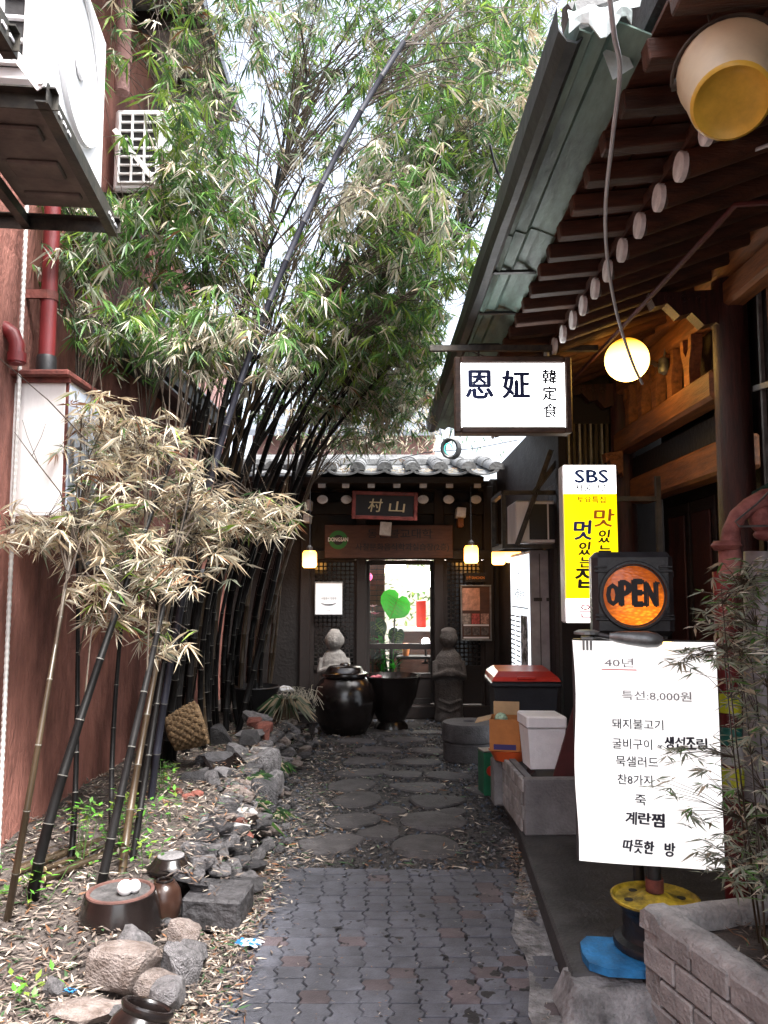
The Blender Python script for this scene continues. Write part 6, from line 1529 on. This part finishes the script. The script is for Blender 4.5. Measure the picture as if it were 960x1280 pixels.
# foliage volumes: (px, py, depth, rx, ry, rz, clusters, weights over LEAFM)
green = (6, 2.4, 3, 1.8, .5, 0, 1.6); ygreen = (5, 1.4, 5, 1.8, .8, .2, 1); dgreen = (5, 2.5, 1.8, 1.6, .5, .2, 3); mixed = (5, 2, 2.4, 2.8, 1.6, .3, 1.5); white = (2.5, .8, 1, 8, 1.0, .1, 1); tan = (.4, .2, .5, 5.0, 6.0, .8, .8); tang = (2, 1, .8, 3, 3, .8, 3)  # pale shares in the green mixes are leaf highlights painted as leaf colour
BL = [(400, 60, 6.6, 1.0, .9, .65, 300, dgreen), (510, 70, 6.2, .8, .8, .6, 270, green), (610, 70, 5.8, .55, .9, .55, 270, ygreen), (570, 190, 5.6, .55, .8, .5, 240, mixed), (545, 300, 5.4, .45, .6, .35, 170, green), (475, 255, 5.3, .42, .5, .24, 120, white), (480, 175, 5.8, .5, .6, .4, 150, green),
      (420, 330, 5.8, .5, .6, .35, 130, green), (440, 420, 5.9, .45, .5, .26, 110, ygreen), (240, 45, 5.6, .65, .7, .45, 190, mixed), (195, 185, 5.0, .42, .6, .36, 180, green), (255, 215, 5.3, .4, .6, .3, 130, green), (120, 275, 4.7, .24, .45, .22, 75, dgreen), (210, 310, 5.2, .5, .6, .35, 170, dgreen), (290, 330, 5.7, .45, .5, .35, 130, mixed),
      (215, 420, 4.9, .5, .4, .17, 120, green), (310, 430, 5.1, .32, .4, .16, 95, white), (265, 440, 4.9, .3, .3, .12, 50, white), (390, 400, 5.4, .3, .4, .2, 70, ygreen), (500, 400, 6.4, .5, .7, .32, 120, tang), (480, 480, 7.2, .6, .6, .4, 110, tang), (600, 330, 4.9, .26, .4, .20, 55, green), (640, 170, 5.4, .24, .6, .45, 95, mixed), (140, 410, 4.7, .26, .3, .12, 40, green),
      (340, 200, 6.4, .5, .6, .5, 70, dgreen), (310, 110, 6.6, .5, .6, .4, 45, dgreen), (640, 20, 6.4, .5, .6, .3, 110, ygreen), (160, 60, 4.9, .22, .3, .3, 40, green), (95, 330, 4.6, .16, .3, .16, 28, dgreen), (360, 470, 6.8, .5, .5, .3, 60, dgreen), (540, 390, 5.6, .3, .4, .2, 45, green),
      (470, 450, 7.4, .6, .6, .4, 150, tang), (525, 470, 7.8, .5, .6, .45, 120, tang), (450, 520, 8.2, .6, .5, .35, 110, tang), (500, 430, 6.6, .5, .6, .3, 130, mixed), (545, 420, 6.3, .32, .5, .25, 90, green), (470, 500, 7.6, .5, .5, .3, 110, dgreen), (430, 470, 7.0, .5, .5, .3, 100, mixed), (520, 500, 8.6, .4, .4, .25, 80, dgreen), (540, 330, 6.2, .5, .6, .4, 130, mixed), (440, 360, 6.6, .6, .6, .4, 120, mixed), (590, 250, 6.4, .4, .6, .4, 90, mixed),
      # dry leaves on the short culms
      (165, 560, 4.5, .27, .3, .26, 120, tan), (110, 520, 4.3, .16, .22, .14, 45, tan), (215, 590, 4.7, .22, .3, .22, 70, tan), (65, 655, 4.1, .26, .25, .10, 60, tan), (115, 600, 4.1, .22, .25, .2, 45, tan), (30, 660, 3.9, .18, .2, .06, 26, tan), (120, 740, 4.2, .2, .2, .12, 30, tan), (150, 670, 4.4, .28, .28, .18, 100, tan), (180, 720, 4.4, .24, .25, .16, 80, tan), (205, 790, 4.5, .12, .2, .10, 24, tan), (150, 770, 4.4, .15, .2, .08, 18, tan),
      (275, 655, 4.9, .28, .28, .14, 105, tan), (340, 640, 4.9, .20, .25, .10, 60, tan), (270, 700, 4.8, .18, .2, .10, 26, tan), (240, 620, 4.8, .2, .25, .12, 40, tan)]
RL = random.Random(21)
def pxy(p):
    z = p.z - CAMZ; d = p.y * math.cos(TH) + z * math.sin(TH); return 480 + F * p.x / d, 640 - F * (z * math.cos(TH) - p.y * math.sin(TH)) / d
def seg(x, y, a, b):
    t = max(0, min(1, ((x - a[0]) * (b[0] - a[0]) + (y - a[1]) * (b[1] - a[1])) / ((b[0] - a[0]) ** 2 + (b[1] - a[1]) ** 2))); return math.hypot(x - a[0] - t * (b[0] - a[0]), y - a[1] - t * (b[1] - a[1]))
GAPS = ((322, 150, 34, 62), (345, 240, 22, 45), (295, 70, 26, 36), (420, 130, 30, 30), (330, 335, 16, 26), (690, 20, 18, 22), (440, 60, 22, 22), (560, 540, 60, 40))
for (px, py, Y, rx, ry, rz3, n, wt) in BL:
    c0 = P(px, py, Y); dry = wt is tan
    n = int(n * (.95 if dry else 1.6))
    for k in range(n):
        v = V((RL.gauss(0, .5), RL.gauss(0, .5), RL.gauss(0, .5)))
        if v.length > 1.25: v = v.normalized() * RL.uniform(.5, 1.25)
        sp_ = 1.2 if dry else 1.3; p = c0 + V((v.x * rx * sp_, v.y * ry * 1.2, v.z * rz3 * sp_))
        if p.x > .46 and p.y < 8.4 and 2.9 < p.z < 4.6 and not (px == 600): continue
        if p.y < 2.6: continue
        qx, qy = pxy(p)
        if p.y < 6 and seg(qx, qy, (298, 480), (500, 65)) < 11: continue
        if dry and RL.random() < .6 and qx < 104 and 455 < qy < 640: continue
        if p.y < 5.7 and RL.random() < .93 and 108 < qx < 200 and 78 < qy < 235: continue
        if RL.random() < .6 and 105 < qx < 215 and qy < 100: continue
        if RL.random() < .72 and any(((qx - gx_) / rx_) ** 2 + ((qy - gy_) / ry_) ** 2 < 1 for gx_, gy_, rx_, ry_ in GAPS): continue
        best = None; bd = 1e9
        for cu in culms:
            for u in (.45, .6, .75, .9, 1.0):
                q = bez(cu['base'], cu['ctrl'], cu['top'], u); dd_ = (q - p).length + (0.25 if q.z > p.z + .3 else 0)
                if dd_ < bd: bd = dd_; best = (cu, u)
        best[0]['cl'].append((p, wt, dry, best[1]))
NL = 0
for cu in culms:
    if not cu['cl']: continue
    mt_ = MB(); ml_ = MB(); done = list(cu['cl'])
    # groups of neighbouring clusters hang on one branch
    done.sort(key=lambda e: (round(e[3], 2), round(e[0].x * 1.6), round(e[0].z * 1.6), e[0].y))
    for g0 in range(0, len(done), 7):
        grp = done[g0:g0 + 7]; cen = sum((e[0] for e in grp), V((0, 0, 0))) / len(grp); u = grp[0][3]
        at = bez(cu['base'], cu['ctrl'], cu['top'], min(1, max(.3, u - RL.uniform(0, .12)))); mid = (at + cen) / 2 + V((0, 0, .12))
        mt_.tube([at, mid, cen], [.0055, .004, .002], 4, cap=False)
        for p, wt, dry, _ in grp:
            mt_.tube([cen, (cen + p) / 2 + V((0, 0, .04)), p], [.002, .0016, .001], 3, cap=False)
            a0 = RL.uniform(0, 6.28); dirn = V((math.cos(a0), math.sin(a0), RL.uniform(-.7, .25))).normalized()
            if dry: dirn.z += RL.uniform(-.1, .35); dirn.normalize()
            side0 = dirn.cross(V((0, 0, 1))).normalized()
            nl = RL.randint(6, 10); main = RL.choices(range(7), wt)[0]
            for j in range(nl):
                f = (j / (nl - 1) - .5) * RL.uniform(1.5, 2.3); d = (dirn * math.cos(f) + side0 * math.sin(f) + V((RL.uniform(-.25, .25), RL.uniform(-.25, .25), RL.uniform(-.5, .35) if dry else RL.uniform(-.85, .02)))).normalized()
                sd_ = d.cross(V((RL.uniform(-.6, .6), RL.uniform(-.6, .6), 1))).normalized()
                L = RL.uniform(.07, .15) * (.95 if dry else 1.0); mi = main if RL.random() < .62 else RL.choices(range(7), wt)[0]
                b0 = p - dirn * RL.uniform(0, .07)
                ml_.leaf(b0, d, sd_, L, L * RL.uniform(.10, .15) * (.72 if dry else 1.0), mi, RL.uniform(.08, .5)); NL += 1
    part('branches', mt_, M['twig'], cu['t'], recalc=False, stuff=True)
    part('foliage', ml_, LEAFM, cu['t'], recalc=False, stuff=True)
# bare thin stems crossing the meter box
bs2 = thing('dead_bamboo', 'bare thin bent stem crossing in front of the white meter box', 'stem', P(100, 760, 4.0))
m_ = MB(); m_.tube([P(110, 720, 4.05), P(75, 615, 3.95), P(40, 570, 3.9), P(18, 540, 3.9)], [.005, .0035, .003, .0015], 5); m_.tube([P(40, 570, 3.9), P(52, 545, 3.9), P(57, 530, 3.9)], [.002, .0015, .001], 4); m_.tube([P(48, 580, 3.9), P(34, 545, 3.9), P(28, 525, 3.9)], [.002, .0015, .001], 4); m_.tube([P(108, 550, 4.1), P(60, 500, 3.95), P(-10, 440, 3.8)], [.004, .003, .002], 5)
part('stem', m_, M['twig'], bs2)

# planter shrub on the right: young bamboo with small grey-green leaves
shr = thing('planter_bamboo', 'young bamboo with small grey green leaves growing in the brick planter', 'bamboo', (1.42, 2.78, .34))
ms_ = MB(); ml_ = MB(); RS = random.Random(8)
SB_ = [(925, 760, 2.75, .10, .2, .13, 70), (940, 850, 2.75, .10, .2, .14, 70), (915, 800, 2.85, .08, .15, .1, 36), (945, 950, 2.8, .08, .2, .14, 50), (935, 1040, 2.85, .08, .2, .12, 50), (950, 720, 2.7, .06, .15, .06, 34), (870, 815, 2.9, .07, .1, .03, 12), (850, 830, 2.9, .05, .05, .03, 5), (850, 945, 3.0, .07, .06, .03, 8), (835, 985, 3.0, .05, .05, .04, 6), (890, 960, 2.95, .05, .08, .05, 8), (920, 1080, 2.9, .09, .15, .06, 40), (955, 1100, 2.6, .1, .2, .06, 24), (860, 1020, 2.98, .04, .05, .04, 5)]
stems = []
for k in range(6):
    b = V((1.36 + RS.uniform(-.09, .12), 2.78 + RS.uniform(-.2, .16), .36)); tp = P(RS.uniform(895, 965), RS.uniform(700, 840), RS.uniform(2.65, 2.9)); md_ = (b + tp) / 2 + V((RS.uniform(-.05, .05), 0, .05)); stems.append((b, md_, tp)); ms_.tube([bez(b, md_, tp, q / 7) for q in range(8)], [.0042 - .0004 * q for q in range(8)], 6)
for (px, py, Y, rx, ry, rz3, n) in SB_:
    c0 = P(px, py, Y)
    for k in range(int(n * 1.15)):
        p = c0 + V((RS.gauss(0, .6) * rx, RS.gauss(0, .6) * ry, RS.gauss(0, .6) * rz3))
        q = min((bez(*s, u) for s in stems for u in (.2, .4, .6, .8, .95)), key=lambda q: (q - p).length)
        ms_.tube([q, (q + p) / 2 + V((0, 0, .015)), p], [.0018, .0013, .0008], 3, cap=False)
        a0 = RS.uniform(0, 6.28); dirn = V((math.cos(a0), math.sin(a0), RS.uniform(-.4, .5))).normalized(); s0 = dirn.cross(V((0, 0, 1))).normalized(); nl = RS.randint(4, 7)
        for j in range(nl):
            f = (j / (nl - 1) - .5) * 2; d = (dirn * math.cos(f) + s0 * math.sin(f) + V((0, 0, RS.uniform(-.5, .3)))).normalized(); L = RS.uniform(.04, .08)
            ml_.leaf(p, d, d.cross(V((RS.uniform(-.6, .6), RS.uniform(-.6, .6), 1))).normalized(), L, L * .16, RS.choice((6, 6, 6, 6, 0, 3, 4)), .15)
part('stems', ms_, M['culm_b'], shr, recalc=False); part('foliage', ml_, LEAFM, shr, recalc=False, stuff=True)

# ================================================================== BEYOND THE GATE
hb = thing('far_house', 'grey blue sheet roofed house just visible above the gate roof', 'building', (0, 16, 0))
m_ = MB(); m_.box((-.8, 17, 2.3), (3.6, 3.0, 4.6)); part('wall', m_, M['stucco_up'], hb)
m_ = MB(); m_.prism([(-3.0, 3.5), (-3.0, 3.65), (0, 4.7), (2.0, 4.0), (2.0, 3.85), (0, 4.5)], 3.6, (-.6, 17, 0), (1, 0, 0), (0, 1, 0)) if False else m_.prism([(-2.0, 4.5), (-2.0, 4.62), (.2, 5.5), (2.0, 4.9), (2.0, 4.75), (.2, 5.35)], 3.8, (-.8, 17, 0), (0, 1, 0), (0, 0, 1)); part('roof', m_, M['tarp'], hb)
# bare tangled tree above the gate
tr_ = thing('bare_tree', 'bare tree with tangled twigs rising behind the gate roof', 'tree', (-.5, 12.8, 0))
m_ = MB(); RT = random.Random(3)
m_.tube([(-.5, 12.8, 0), (-.45, 12.8, 2.0), (-.3, 12.8, 3.6)], [.13, .10, .06], 8); part('trunk', m_, M['twig'], tr_, 40)
m_ = MB()
for k in range(70):
    a = RT.uniform(0, 6.28); p = V((-.4, 12.8, RT.uniform(2.6, 3.6))); d = V((math.cos(a), .6 * math.sin(a), RT.uniform(.2, 1.1))).normalized(); pts = [p]
    for j in range(5): d = (d + V((RT.uniform(-.4, .4), RT.uniform(-.4, .4), RT.uniform(-.35, .3)))).normalized(); p = p + d * .32; pts.append(p)
    m_.tube(pts, [.016, .012, .009, .006, .004, .002], 4, cap=False)
part('branches', m_, M['twig'], tr_, recalc=False)
m_ = MB()
for k in range(2800):
    p = V((RT.gauss(-.2, 1.0), 12.8 + RT.gauss(0, .4), RT.gauss(4.5, .55))); d = V((RT.uniform(-1, 1), RT.uniform(-1, 1), RT.uniform(-1, .3))).normalized(); m_.leaf(p, d, d.cross(V((.1, .2, 1))).normalized(), RT.uniform(.1, .2), .025, RT.choice((1, 1, 4, 3)))
part('crown', m_, LEAFM, tr_, recalc=False, stuff=True)
# utility clutter with blue-green coil over the gate roof
uc = thing('cable_coil', 'black cable coil with a turquoise loop hanging above the gate roof right end', 'cable', P(562, 560, 9.8))
m_ = MB(); q0 = WL[uc.name]
for k in range(3): m_.tube([(.10 * math.cos(a) + .02 * k, .03 * k, .12 * math.sin(a)) for a in [2 * PI * j / 14 for j in range(15)]], .02, 6)
m_.tube([(0, 0, .1), (.05, -.1, .5), (.0, -.3, .85)], .008, 5); part('coil', m_, M['black'], uc, 40, local=True)
m_ = MB(); m_.tube([(-.02 + .05 * math.cos(a), -.05, .07 * math.sin(a) - .02) for a in [2 * PI * j / 12 for j in range(10)]], .008, 6); part('turquoise_loop', m_, flat('turquoise', (.05, .45, .38)), uc, local=True)
m_ = MB(); m_.tube([(-.9, .3, -.15), (-.3, .1, -.04), (.3, .05, .0), (.85, .0, .1)], .006, 5); part('line', m_, M['black'], uc, local=True)

C.objects.unlink(_fo); bpy.data.objects.remove(_fo); bpy.data.curves.remove(_fc)
print('leaves', NL, 'objects', len(bpy.data.objects), 'tris', sum(len(o.data.polygons) for o in bpy.data.objects if o.type == 'MESH'))
